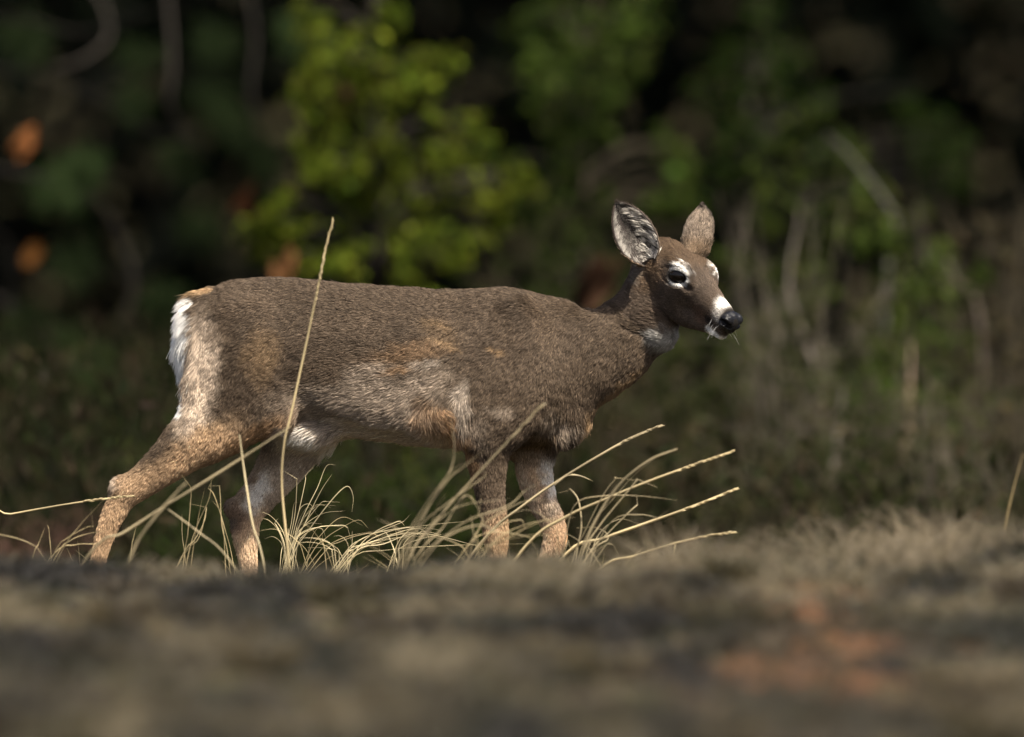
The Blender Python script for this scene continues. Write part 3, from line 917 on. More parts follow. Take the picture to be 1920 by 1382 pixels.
# ---- coat colours (linear base colours of the hair)
C_GREY = np.array((0.084, 0.062, 0.044))     # winter coat
C_DARK = np.array((0.048, 0.035, 0.025))
C_RUF = np.array((0.30, 0.185, 0.10))
C_BUFF = np.array((0.33, 0.27, 0.215))
C_PALE = np.array((0.50, 0.43, 0.36))
C_WHITE = np.array((0.86, 0.84, 0.80))
C_TAN = np.array((0.40, 0.275, 0.17))
C_OCH = np.array((0.225, 0.152, 0.086))
C_BLACK = np.array((0.012, 0.010, 0.009))

# strokes on the coat: column, row, rx, ry, tilt, colour, strength, side (n near, f far, b both)
STROKES = [
    (700, 560, 420, 40, 2, C_GREY * 0.95, .6, 'b'),
    (690, 690, 150, 40, -6, C_GREY * 1.35, .5, 'b'),
    (710, 785, 200, 72, 4, C_BUFF * 0.95, .9, 'b'),
    (690, 740, 110, 40, -10, C_BUFF * 0.75, .6, 'b'),
    (770, 660, 80, 22, -12, C_RUF * 0.8, .45, 'b'),
    (700, 695, 60, 18, -8, C_BUFF * 0.9, .5, 'b'),
    (835, 620, 40, 26, 20, C_OCH * .9, .3, 'b'),
    (810, 715, 60, 26, -14, C_BUFF * 1.05, .6, 'b'),
    (822, 775, 40, 32, 35, C_RUF * 1.15, .9, 'b'),
    (868, 752, 13, 50, 12, C_PALE * .8, .6, 'b'),
    (852, 812, 18, 18, 0, C_RUF * 1.2, .8, 'b'),
    (940, 765, 32, 14, 10, C_BUFF * 0.9, .55, 'b'),
    (895, 610, 50, 70, 10, C_DARK * 1.4, .35, 'b'),  # shade of the shoulder crease painted into the coat
    (1010, 600, 14, 60, -18, C_GREY * 1.5, .4, 'b'),  # lighter side of the shoulder crease, painted in
    (500, 665, 36, 62, 4, C_OCH * 1.0, .55, 'b'),
    (560, 690, 22, 30, 20, C_DARK, .5, 'b'),
    (470, 560, 70, 26, -6, C_GREY * 1.25, .4, 'b'),
    (384, 655, 40, 80, 4, C_BUFF * 1.3, .85, 'b'),
    (374, 760, 38, 70, 14, C_BUFF * 1.5, .9, 'b'),
    (415, 620, 30, 30, 0, C_GREY * 1.5, .6, 'b'),
    (440, 770, 50, 56, 20, C_DARK * 1.5, .5, 'b'),
    (395, 805, 40, 26, -30, C_OCH * 1.25, .55, 'b'),
    (370, 850, 120, 40, -36, C_TAN * 1.15, .85, 'n'),
    (480, 815, 100, 24, -30, C_RUF * 0.95, .75, 'n'),
    (250, 930, 80, 50, -40, C_TAN, .8, 'n'),
    (215, 935, 20, 60, 12, C_TAN * 0.85, .5, 'n'),
    (195, 1020, 44, 70, 8, C_TAN * 1.05, .9, 'n'),
    (215, 900, 16, 22, 0, C_PALE * 0.85, .55, 'n'),
    (170, 1120, 44, 70, 8, C_TAN * 1.05, .95, 'n'),
    (590, 815, 70, 40, -10, C_WHITE * 0.85, .85, 'f'),
    (570, 822, 60, 26, 0, C_WHITE * 0.9, .9, 'b'),
    (545, 880, 100, 56, -50, C_BUFF * 1.5, .9, 'f'),  # far hind leg colour lightened to make up for the body's shade
    (470, 870, 30, 60, 25, C_TAN * 1.2, .7, 'f'),
    (470, 1010, 60, 80, 0, C_TAN * 1.75, .9, 'f'),  # lower far hind leg, lightened the same way against shade
    (487, 920, 20, 50, 30, C_WHITE, .85, 'f'),
    (437, 968, 32, 31, 0, np.array((0.10, 0.038, 0.014)), .97, 'f'),
    (434, 972, 11, 12, 0, C_BLACK, .9, 'f'),
    (470, 1120, 44, 70, 8, C_TAN * 1.05, .95, 'f'),
    (915, 900, 60, 60, 0, C_GREY * 1.3, .7, 'n'),
    (880, 850, 14, 50, -6, C_RUF, .7, 'n'),
    (930, 1010, 50, 60, 0, C_TAN, .85, 'n'),
    (950, 1000, 14, 60, 0, C_OCH * 1.25, .6, 'n'),
    (930, 1120, 44, 70, 0, C_TAN * 1.05, .95, 'n'),
    (1000, 900, 60, 60, 0, C_TAN * 1.7, .9, 'f'),  # far foreleg colour lightened to offset shade from near leg and body
    (1030, 890, 16, 50, -6, C_WHITE * .9, .85, 'f'),
    (985, 910, 20, 60, -20, C_BUFF * 1.6, .7, 'f'),
    (1020, 925, 9, 22, -10, C_DARK, .55, 'f'),
    (1036, 960, 9, 26, -25, C_DARK, .6, 'f'),
    (1046, 1000, 26, 44, -6, C_RUF * 2.0, .85, 'f'),
    (1020, 1010, 18, 44, 0, C_TAN * 1.9, .8, 'f'),
    (1010, 1110, 44, 70, 0, C_TAN * 1.05, .95, 'f'),
    (1000, 850, 30, 16, 0, C_OCH * .7, .6, 'f'),
    (1050, 795, 40, 26, 30, C_BUFF * .85, .7, 'b'),
    (1020, 820, 24, 22, 0, C_OCH, .5, 'b'),
    (1070, 830, 22, 16, 0, C_DARK * 1.2, .6, 'b'),
    (1098, 790, 14, 26, 20, C_OCH * 1.2, .85, 'b'),
    (1160, 730, 80, 10, -42, C_OCH * 1.2, .7, 'b'),
    (1100, 655, 90, 60, -30, C_GREY * 1.2, .35, 'b'),
    (382, 545, 22, 9, -20, C_OCH * 1.6, .85, 'b'),
    (704, 688, 30, 6, 12, C_BUFF, .6, 'b'), (835, 642, 34, 7, 18, C_OCH * 1.2, .5, 'b'), (826, 607, 26, 6, 8, C_OCH * 1.1, .4, 'b'), (932, 655, 16, 6, 8, C_OCH * 1.4, .7, 'b'),
    (760, 690, 40, 7, -14, C_RUF, .6, 'b'), (800, 680, 36, 8, -10, C_PALE * .75, .6, 'b'), (735, 655, 40, 6, 6, C_DARK, .5, 'b'), (560, 665, 24, 5, 14, C_DARK * .6, .8, 'b'), (640, 640, 60, 10, -6, C_DARK, .35, 'b'),
    (600, 600, 60, 14, 4, C_GREY * 1.25, .4, 'b'), (1070, 640, 24, 60, 30, C_DARK * 1.2, .35, 'b'),
]

def head_coords(p):
    q = p - HO
    return q @ U, q @ Rr, q @ Wv

def coat(p, nrm):
    """base colour of the coat at points p (x, depth, height)"""
    n = len(p)
    c = np.tile(C_GREY, (n, 1))
    x, d, y = p[:, 0], p[:, 1], HG - p[:, 2]
    n1 = vnoise(p / 26.0 + 3.1); n2 = vnoise(p / 9.0 + 17.0); n3 = vnoise(p / 70.0 + 41.0)
    c = c * (1 + 0.10 * n1 + 0.12 * n2 + 0.16 * n3)[:, None]
    jx = x + 9 * vnoise(p / 16.0 + 5) + 4 * vnoise(p / 6.0 + 9); jy = y + 6 * vnoise(p / 14.0 + 25) + 3 * vnoise(p / 5.0 + 2)
    for (sx, sy, rx, ry, ang, cc, st, side) in STROKES:
        t = math.radians(ang)
        ex = (jx - sx) * math.cos(t) + (jy - sy) * math.sin(t)
        ey = -(jx - sx) * math.sin(t) + (jy - sy) * math.cos(t)
        r = np.sqrt((ex / rx) ** 2 + (ey / ry) ** 2)
        w = st * (1 - sstep(0.35, 1.3, r + 0.15 * n1 + 0.10 * n2))
        if side == 'n': w = w * (d < 5)
        if side == 'f': w = w * (d > -5)
        c = c * (1 - w)[:, None] + cc * (w * (1 + 0.18 * n2))[:, None]
    # white underside
    under = sstep(0.45, 0.85, -nrm[:, 2]) * (x > 540) * (x < 900) * (y > 780)
    c = c * (1 - 0.7 * under)[:, None] + C_PALE * (0.7 * under)[:, None]
    # inner faces of the legs are pale
    inner = ((nrm[:, 1] * np.sign(d)) < -0.25) * (y > 840) * (np.abs(d) > 8)
    c = c * (1 - 0.45 * inner)[:, None] + C_BUFF * (0.45 * inner)[:, None]
    # white rump fringe and tail
    fr = sstep(-0.55, -0.80, nrm[:, 0]) * (x < 357 + 4 * n1) * (y > 566 + 5 * n2) * (y < 772 + 12 * n1)
    tl = (1 - sstep(0.8, 1.15, np.sqrt(((jx - 355) / 20) ** 2 + ((jy - 594) / 40) ** 2))) * (np.abs(d) > 3)
    w = np.clip(np.maximum(fr, tl), 0, 1)
    c = c * (1 - w)[:, None] + C_WHITE * w[:, None]
    # head
    u, r, v = head_coords(p)
    ar = np.abs(r)
    jh = 4 * vnoise(p / 7.0 + 13) + 2 * vnoise(p / 3.0)
    hm = sstep(-112, -88, u) * (u < 170) * (np.abs(v + 20) < 95) * (ar < 75)
    hc = np.tile(np.array((0.118, 0.088, 0.066)), (n, 1)) * (1 + 0.12 * n2)[:, None]
    def put(cc, w):
        nonlocal hc
        w = np.clip(w, 0, 1)[:, None]
        hc = hc * (1 - w) + cc * w
    put(np.array((0.100, 0.068, 0.044)), sstep(10, 34, v - 0.18 * u + jh) * (u < 30))                     # warm forehead
    put(np.array((0.082, 0.062, 0.048)), 0.7 * (1 - sstep(18, 40, np.sqrt(((u - 38) / 1.3) ** 2 + (v - 4) ** 2) + jh)))  # dark face in front of the eye
    put(np.array((0.15, 0.10, 0.062)), 0.7 * (1 - sstep(20, 44, np.sqrt((u + 50) ** 2 + (v + 30) ** 2) + jh)))
    put(C_PALE * 0.5, 0.5 * (1 - sstep(8, 22, np.abs(u + 84 + 0.35 * (v + 20)) + jh)) * (v < 0) * (v > -60))    # pale edge behind the cheek
    put(np.array((0.15, 0.092, 0.06)), 0.8 * (1 - sstep(14, 34, np.sqrt((u - 78) ** 2 + ((v + 38) * 1.4) ** 2) + jh)))
    ed_, er = eye_dist(p)
    put(C_WHITE * .8, (1 - sstep(16.5, 26, er + 1.1 * jh)))
    put(C_BLACK, (1 - sstep(1.05, 1.22, ed_)))
    put(C_BLACK * 4, (1 - sstep(2.5, 5, np.abs(v - 31 + 0.55 * (u - 14)))) * (np.abs(u - 18) < 20) * (r > 18) * 0.75)   # shade of the brow crease, painted as a dark line
    band = (1 - sstep(3, 20, np.abs(u - 113 + 0.45 * v + 8) + 1.0 * jh))
    put(C_WHITE * 0.7, band * sstep(-36, -20, v + jh) * (.5 + .4 * sstep(-14, 0, v)))
    put(C_BLACK * 1.5, sstep(118, 125, u + 0.25 * v + 4) * (v > -34))
    put(C_BLACK * 2.5, 0.85 * (1 - sstep(8, 15, np.sqrt((u - 96) ** 2 + ((v + 37) * 1.3) ** 2) + 0.6 * jh)))             # dark mouth corner
    put(C_WHITE * 0.95, sstep(-45, -51, v + 0.05 * (u - 90) + .5 * jh) * sstep(92, 104, u + jh))                                     # lower lip and chin
    c = c * (1 - hm)[:, None] + hc * hm[:, None]
    # throat patch on the neck side
    w = (1 - sstep(0.35, 1.35, np.sqrt(((jx - 1244) / 36) ** 2 + ((jy - 637) / 19) ** 2))) * (nrm[:, 0] > -0.6)
    c = c * (1 - 0.85 * w)[:, None] + C_WHITE * 0.40 * (0.85 * w)[:, None]
    lum = c.mean(1, keepdims=True)
    c = c * (0.70 + 0.30 * sstep(0.12, 0.6, lum))
    return np.clip(c, 0.004, 0.9)

FLOW = np.array([
    (1000, 560, -1, .15), (700, 540, -1, .1), (450, 530, -1, .25), (900, 650, -.75, .65), (960, 720, -.5, .85), (1000, 620, -.6, .8), (860, 720, -.75, .65), (700, 680, -.97, .22),
    (600, 720, -.9, .4), (500, 650, -.8, .6), (420, 700, -.5, .85), (370, 640, -.25, .97), (345, 620, -.45, .9), (345, 700, -.45, .9), (365, 780, -.4, .9), (440, 780, -.6, .8), (700, 800, -1, .1), (790, 810, -.9, .1),
    (822, 770, .7, .65), (800, 730, -.8, .5), (868, 760, .1, 1), (1150, 640, -.55, .8), (1100, 720, -.35, .9), (1200, 560, -.6, .75), (1180, 710, -.5, .85), (1060, 800, .35, .9),
    (1075, 760, .1, 1), (960, 790, -.6, .7), (300, 850, -.7, .7), (230, 930, -.5, .85), (190, 1000, -.2, 1), (500, 880, -.5, .85), (440, 950, -.5, .85), (460, 1020, 0, 1), (915, 880, .05, 1),
    (925, 1000, .0, 1), (1000, 880, .1, 1), (1040, 1000, .2, 1), (170, 1120, 0, 1), (460, 1120, 0, 1), (930, 1120, 0, 1), (1010, 1120, 0, 1), (560, 810, -.75, .6), (620, 810, -.8, .5), (385, 545, -.95, .3), (355, 570, -.6, .8)], dtype=np.float64)

def flow_at(p):
    x, y = p[:, 0], HG - p[:, 2]
    num = np.zeros((len(p), 2)); den = np.zeros(len(p))
    for (fx, fy, dx, dy) in FLOW:
        w = 1.0 / (((x - fx) ** 2 + (y - fy) ** 2) / 900.0 + 0.15) ** 1.8
        num[:, 0] += w * dx; num[:, 1] += w * dy; den += w
    num /= den[:, None]
    F = np.stack([num[:, 0], np.zeros(len(p)), -num[:, 1]], 1)
    u, r, v = head_coords(p)
    hm = sstep(-120, -80, u)[:, None] * ((np.abs(v + 20) < 110) & (np.abs(r) < 80))[:, None]
    hf = -U[None, :] + Rr[None, :] * (0.012 * np.sign(r) * np.minimum(np.abs(r), 30))[:, None] - Wv[None, :] * (0.25 * (v < 0))[:, None]
    return norm(F * (1 - hm) + norm(hf) * hm)

def sample_surface(V, F, Nn, weight, count, rg):
    tri = np.concatenate([F[:, (0, 1, 2)], F[:, (0, 2, 3)]])
    ar = np.linalg.norm(np.cross(V[tri[:, 1]] - V[tri[:, 0]], V[tri[:, 2]] - V[tri[:, 0]]), axis=1)
    w = ar * weight[tri].mean(1)
    idx = rg.choice(len(tri), size=count, p=w / w.sum())
    a_ = rg.random(count); b_ = rg.random(count)
    sw = a_ + b_ > 1
    a_[sw] = 1 - a_[sw]; b_[sw] = 1 - b_[sw]
    c_ = 1 - a_ - b_
    t = tri[idx]
    P = V[t[:, 0]] * c_[:, None] + V[t[:, 1]] * a_[:, None] + V[t[:, 2]] * b_[:, None]
    Nr = norm(Nn[t[:, 0]] * c_[:, None] + Nn[t[:, 1]] * a_[:, None] + Nn[t[:, 2]] * b_[:, None])
    return P, Nr

def px_to_world(p):
    return np.stack([(p[..., 0] - 960) * S, p[..., 1] * S, p[..., 2] * S], -1)

m_skin = attr_mat('deer_skin', rough=0.85, spec=0.1)
m_fur = hair_mat('deer_fur')

deer = empty('deer', tuple(W(700, 0, HG)))
tag(deer, 'grey brown young white-tailed doe walking right with raised ears through dry grass', 'deer')
bcol = coat(BV, BN)
body = mesh_obj('body', px_to_world(BV), BF, m_skin, deer, colors=bcol * 0.45)

def hair_length(p, nrm):
    x, d, y = p[:, 0], p[:, 1], HG - p[:, 2]
    L = np.full(len(p), 13.5)
    L += 10 * (1 - sstep(0.7, 1.3, np.sqrt(((x - 720) / 170) ** 2 + ((y - 790) / 60) ** 2)))
    L += 14 * (1 - sstep(0.7, 1.3, np.sqrt(((x - 1065) / 50) ** 2 + ((y - 805) / 50) ** 2)))
    L += 12 * (1 - sstep(0.7, 1.3, np.sqrt(((x - 835) / 50) ** 2 + ((y - 770) / 50) ** 2)))
    L += 19 * sstep(-0.2, -0.6, nrm[:, 0]) * (x < 380) * (1 - sstep(700, 800, y))
    L += 16 * (1 - sstep(0.7, 1.3, np.sqrt(((x - 595) / 50) ** 2 + ((y - 815) / 30) ** 2)))
    leg = sstep(845, 915, y)
    L = L * (1 - leg) + 10.5 * leg
    u, r, v = head_coords(p)
    hm = sstep(-130, -70, u) * (np.abs(v + 20) < 95) * (np.abs(r) < 75)
    Lh = np.interp(u, [-110, -60, 0, 60, 110, 150], [15, 11, 7.5, 6, 4.5, 3.5]) + 10 * (1 - sstep(16, 34, np.hypot(u + 8, v + 90)))
    Lh = np.where(eye_dist(p)[0] < 1.9, np.minimum(Lh, 3.5), Lh)
    L = L * (1 - hm) + Lh * hm
    return L

def grow(P, Nr, Fl, L, C, rg, lift, segs=4, rad=0.42, clump=0.35, banding=1.0):
    """hair strands: (n, segs, 3) px points, radii, colours"""
    n = len(P)
    T = norm(Fl - Nr * (Fl * Nr).sum(1, keepdims=True))
    B = np.cross(Nr, T)
    ang = clump * (vnoise(P / 22.0 + 7) * 0.7 + vnoise(P / 8.0 + 31) * 0.8) + 0.16 * rg.standard_normal(n)
    T = T * np.cos(ang)[:, None] + B * np.sin(ang)[:, None]
    ragged = np.clip(1 - np.hypot((P[:, 0] - 790) / 150, (HG - P[:, 2] - 670) / 70), 0, 1) + np.clip(1 - np.hypot((P[:, 0] - 1060) / 60, (HG - P[:, 2] - 800) / 60), 0, 1)
    lf = lift * (1 + 0.35 * vnoise(P / 11.0 + 51) + 1.3 * ragged * np.clip(vnoise(P / np.array((16., 16., 7.)) + 81) - .05, 0, 1)) + 0.10 * np.abs(rg.standard_normal(n))
    Lr = L * (0.72 + 0.5 * rg.random(n))
    pts = np.empty((n, segs, 3))
    t = np.linspace(0, 1, segs)
    curl = rg.standard_normal((n, 3)) * 0.05
    for k_, tk in enumerate(t):
        pts[:, k_] = P - Nr * 0.8 + Lr[:, None] * (T * (0.80 * tk + 0.20 * tk * tk) + Nr * (lf * (tk - 0.42 * tk * tk))[:, None] + curl * tk * tk)
    r = rad * (0.75 + 0.5 * rg.random(n))
    rr = r[:, None] * np.array([1.0, 1.0, 0.8, 0.18])[None, :] if segs == 4 else r[:, None] * np.linspace(1, .2, segs)[None, :]
    bright = np.exp(0.28 * rg.standard_normal(n))
    prof = np.ones((n, segs))
    if banding > 0:
        dark = np.array([0.55, 0.72, 1.75, 0.75])
        prof = 1 + banding * (dark[None, :] - 1)
    cc = C[:, None, :] * prof[:, :, None] * bright[:, None, None]
    return pts, rr, np.clip(cc, 0.003, 0.93)

def facing(Nn):
    return np.where(Nn[:, 1] < 0.3, 1.0, 0.35)

# weight: more and finer strands on the head
hu, hr_, hv = head_coords(BV)
hmask = sstep(-120, -90, hu) * (np.abs(hv + 20) < 110) * (np.abs(hr_) < 80)
opening = eye_dist(BV)[0] < 1.1
nosearea = (hu > 129) & (hv > -38) & (hmask > 0.5)
wgt = facing(BN) * np.where(opening | nosearea, 0, 1)
low = np.where(HG - BV[:, 2] > 1075, 0.4, 1.0)
P, Nr = sample_surface(BV, BF, BN, wgt * (1 - 0.9 * hmask) * low, 360000, rng)
C = coat(P, Nr)
white = sstep(0.45, 0.7, C.mean(1))
pts, rr, cc = grow(P, Nr, flow_at(P), hair_length(P, Nr), C, rng, 0.40, rad=0.44, banding=0.9)
cc = cc * (1 - 0.35 * white[:, None, None]) + C[:, None, :] * (0.35 * white[:, None, None])
P2, N2 = sample_surface(BV, BF, BN, wgt * hmask, 110000, rng)
C2 = coat(P2, N2)
pts2, rr2, cc2 = grow(P2, N2, flow_at(P2), hair_length(P2, N2), C2, rng, 0.24, rad=0.30, clump=0.2, banding=0.6)
fur = curves_obj('fur', px_to_world(np.concatenate([pts, pts2])), np.concatenate([rr, rr2]) * S, m_fur, np.concatenate([cc, cc2]), deer)
fur['kind'] = 'stuff'

# ---- ears
def make_ear(base, axis, opening, length, w0, near):
    axis = norm(np.asarray(axis, float)); o = np.asarray(opening, float)
    o = norm(o - axis * o.dot(axis)); s = np.cross(axis, o)
    ts = np.array([0, .06, .13, .21, .30, .39, .48, .57, .66, .75, .83, .90, .955, .99, 1.0])
    wt = np.interp(ts, [0, .12, .3, .45, .6, .75, .88, .96, 1.0], [.40, .70, .95, 1.0, .96, .79, .52, .28, .06]) * w0
    ph = np.radians(np.interp(ts, [0, .12, .3, .6, 1.0], [128, 100, 72, 55, 38]))
    nphi = 19
    def grid(off):
        V = np.zeros((len(ts), nphi, 3)); 
        for i, t in enumerate(ts):
            R = wt[i] / math.sin(min(ph[i], math.pi / 2)) + off
            base_c = base + axis * (length * t) - o * (6 * math.sin(t * 3.1)) + o * (10 * t * t)
            for j, f in enumerate(np.linspace(-1, 1, nphi)):
                a_ = f * ph[i]
                ripple = 1.2 * math.sin(5 * f + 9 * t)
                V[i, j] = base_c + s * (R * math.sin(a_)) + o * ((R - off) - R * math.cos(a_) + ripple * (1 if off == 0 else .8))
        return V
    Vi, Vo = grid(0.0), grid(3.0)
    n, k = len(ts), nphi
    V = np.concatenate([Vi.reshape(-1, 3), Vo.reshape(-1, 3)])
    F = []
    for i in range(n - 1):
        for j in range(k - 1):
            a_, b_, c_, d_ = i * k + j, i * k + j + 1, (i + 1) * k + j + 1, (i + 1) * k + j
            F.append((a_, b_, c_, d_))
            q = n * k
            F.append((q + d_, q + c_, q + b_, q + a_))
    for i in range(n - 1):
        for j in (0, k - 1):
            a_, b_ = i * k + j, (i + 1) * k + j
            F.append((a_, b_, n * k + b_, n * k + a_) if j == 0 else (b_, a_, n * k + a_, n * k + b_))
    for j in range(k - 1):
        a_, b_ = (n - 1) * k + j, (n - 1) * k + j + 1
        F.append((a_, b_, n * k + b_, n * k + a_))
    F = np.array(F)
    tt = np.concatenate([np.repeat(ts, k)] * 2); ff = np.concatenate([np.tile(np.linspace(-1, 1, k), n)] * 2)
    inner = np.concatenate([np.ones(n * k), np.zeros(n * k)])
    skin = np.where(inner[:, None] > 0, np.array((0.030, 0.025, 0.023)), np.array((0.05, 0.038, 0.03)))
    ear = mesh_obj('ear', px_to_world(V), F, m_skin, deer, colors=skin)
    ear['label'] = 'ear turned with its pale hairy inside to the viewer' if near else 'ear seen from its grey brown back'
    # hair: outer side
    def strands(Vg, count, inside):
        rg = rng
        i = rg.random(count); j = rg.random(count)
        # denser near rims inside
        fi = i * (n - 1); fj = j * (k - 1)
        i0 = np.minimum(fi.astype(int), n - 2); j0 = np.minimum(fj.astype(int), k - 2)
        a_ = (fi - i0)[:, None]; b_ = (fj - j0)[:, None]
        Pp = (Vg[i0, j0] * (1 - a_) * (1 - b_) + Vg[i0 + 1, j0] * a_ * (1 - b_) + Vg[i0, j0 + 1] * (1 - a_) * b_ + Vg[i0 + 1, j0 + 1] * a_ * b_)
        du = Vg[i0 + 1, j0] - Vg[i0, j0]; dv = Vg[i0, j0 + 1] - Vg[i0, j0]
        Nn = norm(np.cross(du, dv))
        t = ts[i0] + (ts[i0 + 1] - ts[i0]) * a_[:, 0]
        f = -1 + 2 * fj / (k - 1)
        sgn = np.sign((Nn * o).sum(1)); sgn[sgn == 0] = 1
        Nn = Nn * sgn[:, None]
        if not inside: Nn = -Nn
        return Pp, Nn, t, f, norm(du), norm(dv)
    Pp, Nn, t, f, du, dv = strands(Vo, 12000, False)
    salt = vnoise(Pp / 2.2 + 3)[:, None]
    Cc = np.array((0.150, 0.120, 0.094)) * (1 + 0.8 * salt)
    tipd = np.clip(sstep(.80, .97, t) + 0.8 * sstep(.86, .98, np.abs(f)) * sstep(.25, .6, t), 0, 1)[:, None]
    Cc = Cc * (1 - 0.85 * tipd) + np.array((0.02, 0.016, 0.014)) * 0.85 * tipd
    warm = (1 - sstep(.1, .4, t))[:, None]
    Cc = Cc * (1 - .5 * warm) + np.array((0.24, 0.165, 0.10)) * .5 * warm
    a1 = grow(Pp, Nn, du, np.full(len(Pp), 8.0), np.clip(Cc, .005, .9), rng, 0.22, rad=0.32, clump=.2, banding=.7)
    Pp, Nn, t, f, du, dv = strands(Vi, 14000, True)
    edge = np.abs(f)
    front = np.where(f * np.sign(s[0] + 1e-6) > 0, 1.0, 0.0)
    pale = np.clip(sstep(.30, .75, edge) * (0.55 + .45 * front) + (1 - sstep(.12, .36, t)) * .8, 0, 1) * (1 - 0.6 * sstep(.84, .98, edge) * sstep(.3, .6, t)) * (1 - .75 * sstep(.78, .95, t))
    notch = np.exp(-((t - .62) / .2) ** 2 - ((f - .1) / .35) ** 2)
    pale = np.clip(pale + .30, 0, 1) * (1 - .85 * notch) * (1 - .6 * sstep(.8, .97, t))
    pale = pale * (0.12 + 0.88 * sstep(-.35, .35, vnoise(Pp / np.array((7., 7., 3.2)) + 71))) * (0.5 + .5 * front)
    Cc = np.array((0.045, 0.040, 0.036)) * (1 - pale)[:, None] + np.array((0.50, 0.47, 0.43)) * pale[:, None]
    fl = norm(-dv * np.sign(f)[:, None] * 0.75 + du * 0.75)
    Ll = 5 + (15 if near else 0) * pale * sstep(.2, .5, edge)
    a2 = grow(Pp, Nn, fl, Ll, Cc, rng, 0.30, rad=0.30, clump=.5, banding=.2)
    # long tufts rooted along the front rim
    q = curves_obj('ear_hair', px_to_world(np.concatenate([a1[0], a2[0]])), np.concatenate([a1[1], a2[1]]) * S, m_fur, np.concatenate([a1[2], a2[2]]), None)
    q.parent = ear
    q.matrix_parent_inverse = Matrix.Identity(4)
    q['kind'] = 'stuff'
    return ear

EARS = [make_ear(np.array((1207., -38., H(492))), (-.42, -.22, .86), (0.42, -0.95, 0.0), 125, 39, True),
        make_ear(np.array((1291., 26., H(478))), (.21, .34, .90), (0.62, 0.80, -0.1), 105, 34, False)]
for e in EARS:
    for ch in e.children:      # ear meshes carry world coordinates; their own parent inverse undoes the deer's offset
        ch.matrix_parent_inverse = Matrix.Identity(4)

# ---- eyes, nose, whiskers, hooves
def glossy(name, color, rough, coatw, bump=0.0, scale=300):
    m, n, l = new_mat(name)
    out = n.new('ShaderNodeOutputMaterial'); b = n.new('ShaderNodeBsdfPrincipled')
    b.inputs['Base Color'].default_value = (*color, 1)
    b.inputs['Roughness'].default_value = rough
    b.inputs['Specular IOR Level'].default_value = 0.22
    b.inputs['Coat Weight'].default_value = coatw
    b.inputs['Coat Roughness'].default_value = 0.04
    if bump:
        tc = n.new('ShaderNodeTexCoord'); v = n.new('ShaderNodeTexVoronoi'); v.inputs['Scale'].default_value = scale
        l.new(tc.outputs['Object'], v.inputs['Vector'])
        bp = n.new('ShaderNodeBump'); bp.inputs['Strength'].default_value = bump; bp.inputs['Distance'].default_value = 0.001
        l.new(v.outputs['Distance'], bp.inputs['Height']); l.new(bp.outputs[0], b.inputs['Normal'])
    l.new(b.outputs[0], out.inputs[0])
    return m
m_eye = glossy('deer_eye', (0.004, 0.003, 0.0025), 0.12, 0.0)
m_nose = glossy('deer_nose', (0.005, 0.005, 0.006), 0.20, 0.0, bump=1.0, scale=420)
m_hoof = plain_mat('deer_hoof', (0.03, 0.025, 0.022), rough=0.5, noise=0.5, scale=60)

def uv_sphere(c, r, axes, nu=24, nv=16):
    V = []
    for i in range(nv + 1):
        a_ = math.pi * i / nv
        for j in range(nu):
            b_ = 2 * math.pi * j / nu
            V.append(c + axes[0] * r[0] * math.sin(a_) * math.cos(b_) + axes[2] * r[2] * math.sin(a_) * math.sin(b_) + axes[1] * r[1] * math.cos(a_))
    F = []
    for i in range(nv):
        for j in range(nu):
            F.append((i * nu + j, i * nu + (j + 1) % nu, (i + 1) * nu + (j + 1) % nu, (i + 1) * nu + j))
    return np.array(V), np.array(F)
for s_ in (1, -1):
    ex, ec = eye_frame(s_)
    V, F = uv_sphere(ec - ex[1] * 9.5, (21, 17.5, 16), ex)
    mesh_obj('eye', px_to_world(V), F, m_eye, deer)

# nose pad: a finer implicit shape
nlo = np.array((118., -30., -46.)); nh = 1.0; nn = (44, 60, 46)
gu = (nlo[0] + nh * np.arange(nn[0]))[:, None, None]; gr = (nlo[1] + nh * np.arange(nn[1]))[None, :, None]; gw = (nlo[2] + nh * np.arange(nn[2]))[None, None, :]
def el(cu_, cr_, cw_, a_, b_, c_):
    return (np.sqrt(((gu - cu_) / a_) ** 2 + ((gr - cr_) / b_) ** 2 + ((gw - cw_) / c_) ** 2) - 1) * min(a_, b_, c_)
def smn(p_, q_, k_):
    h_ = np.clip(.5 + .5 * (p_ - q_) / k_, 0, 1)
    return p_ * (1 - h_) + q_ * h_ - k_ * h_ * (1 - h_)
nf = el(132, 0, -15, 14, 17, 13.5)
nf = smn(nf, el(138, 0, -22, 12, 11, 13), 5)
for s_ in (-1, 1):
    nf = smn(nf, el(137, s_ * 12, -16, 11, 9, 12), 4)
    cutf = smn(el(149, s_ * 11, -20, 7, 5.5, 4), el(141, s_ * 20, -16, 10, 7, 4), 3)
    h_ = np.clip(.5 - .5 * (nf + cutf) / 2.0, 0, 1)
    nf = nf * (1 - h_) - cutf * h_ + 2.0 * h_ * (1 - h_)
slit = np.maximum(np.abs(gr) - 0.9, np.maximum(143 - gu, gw + 22))
nf = np.maximum(nf, -slit)
NV, NF = surface_nets(nf.astype(np.float32), nlo, nh)
NV = relax(NV, NF, 1)
mesh_obj('nose', px_to_world(HO + ((NV[:, :1] - 128) * 1.12 + 122) * U + NV[:, 1:2] * 1.2 * Rr + ((NV[:, 2:3] + 18) * 1.28 - 21) * Wv), NF, m_nose, deer)

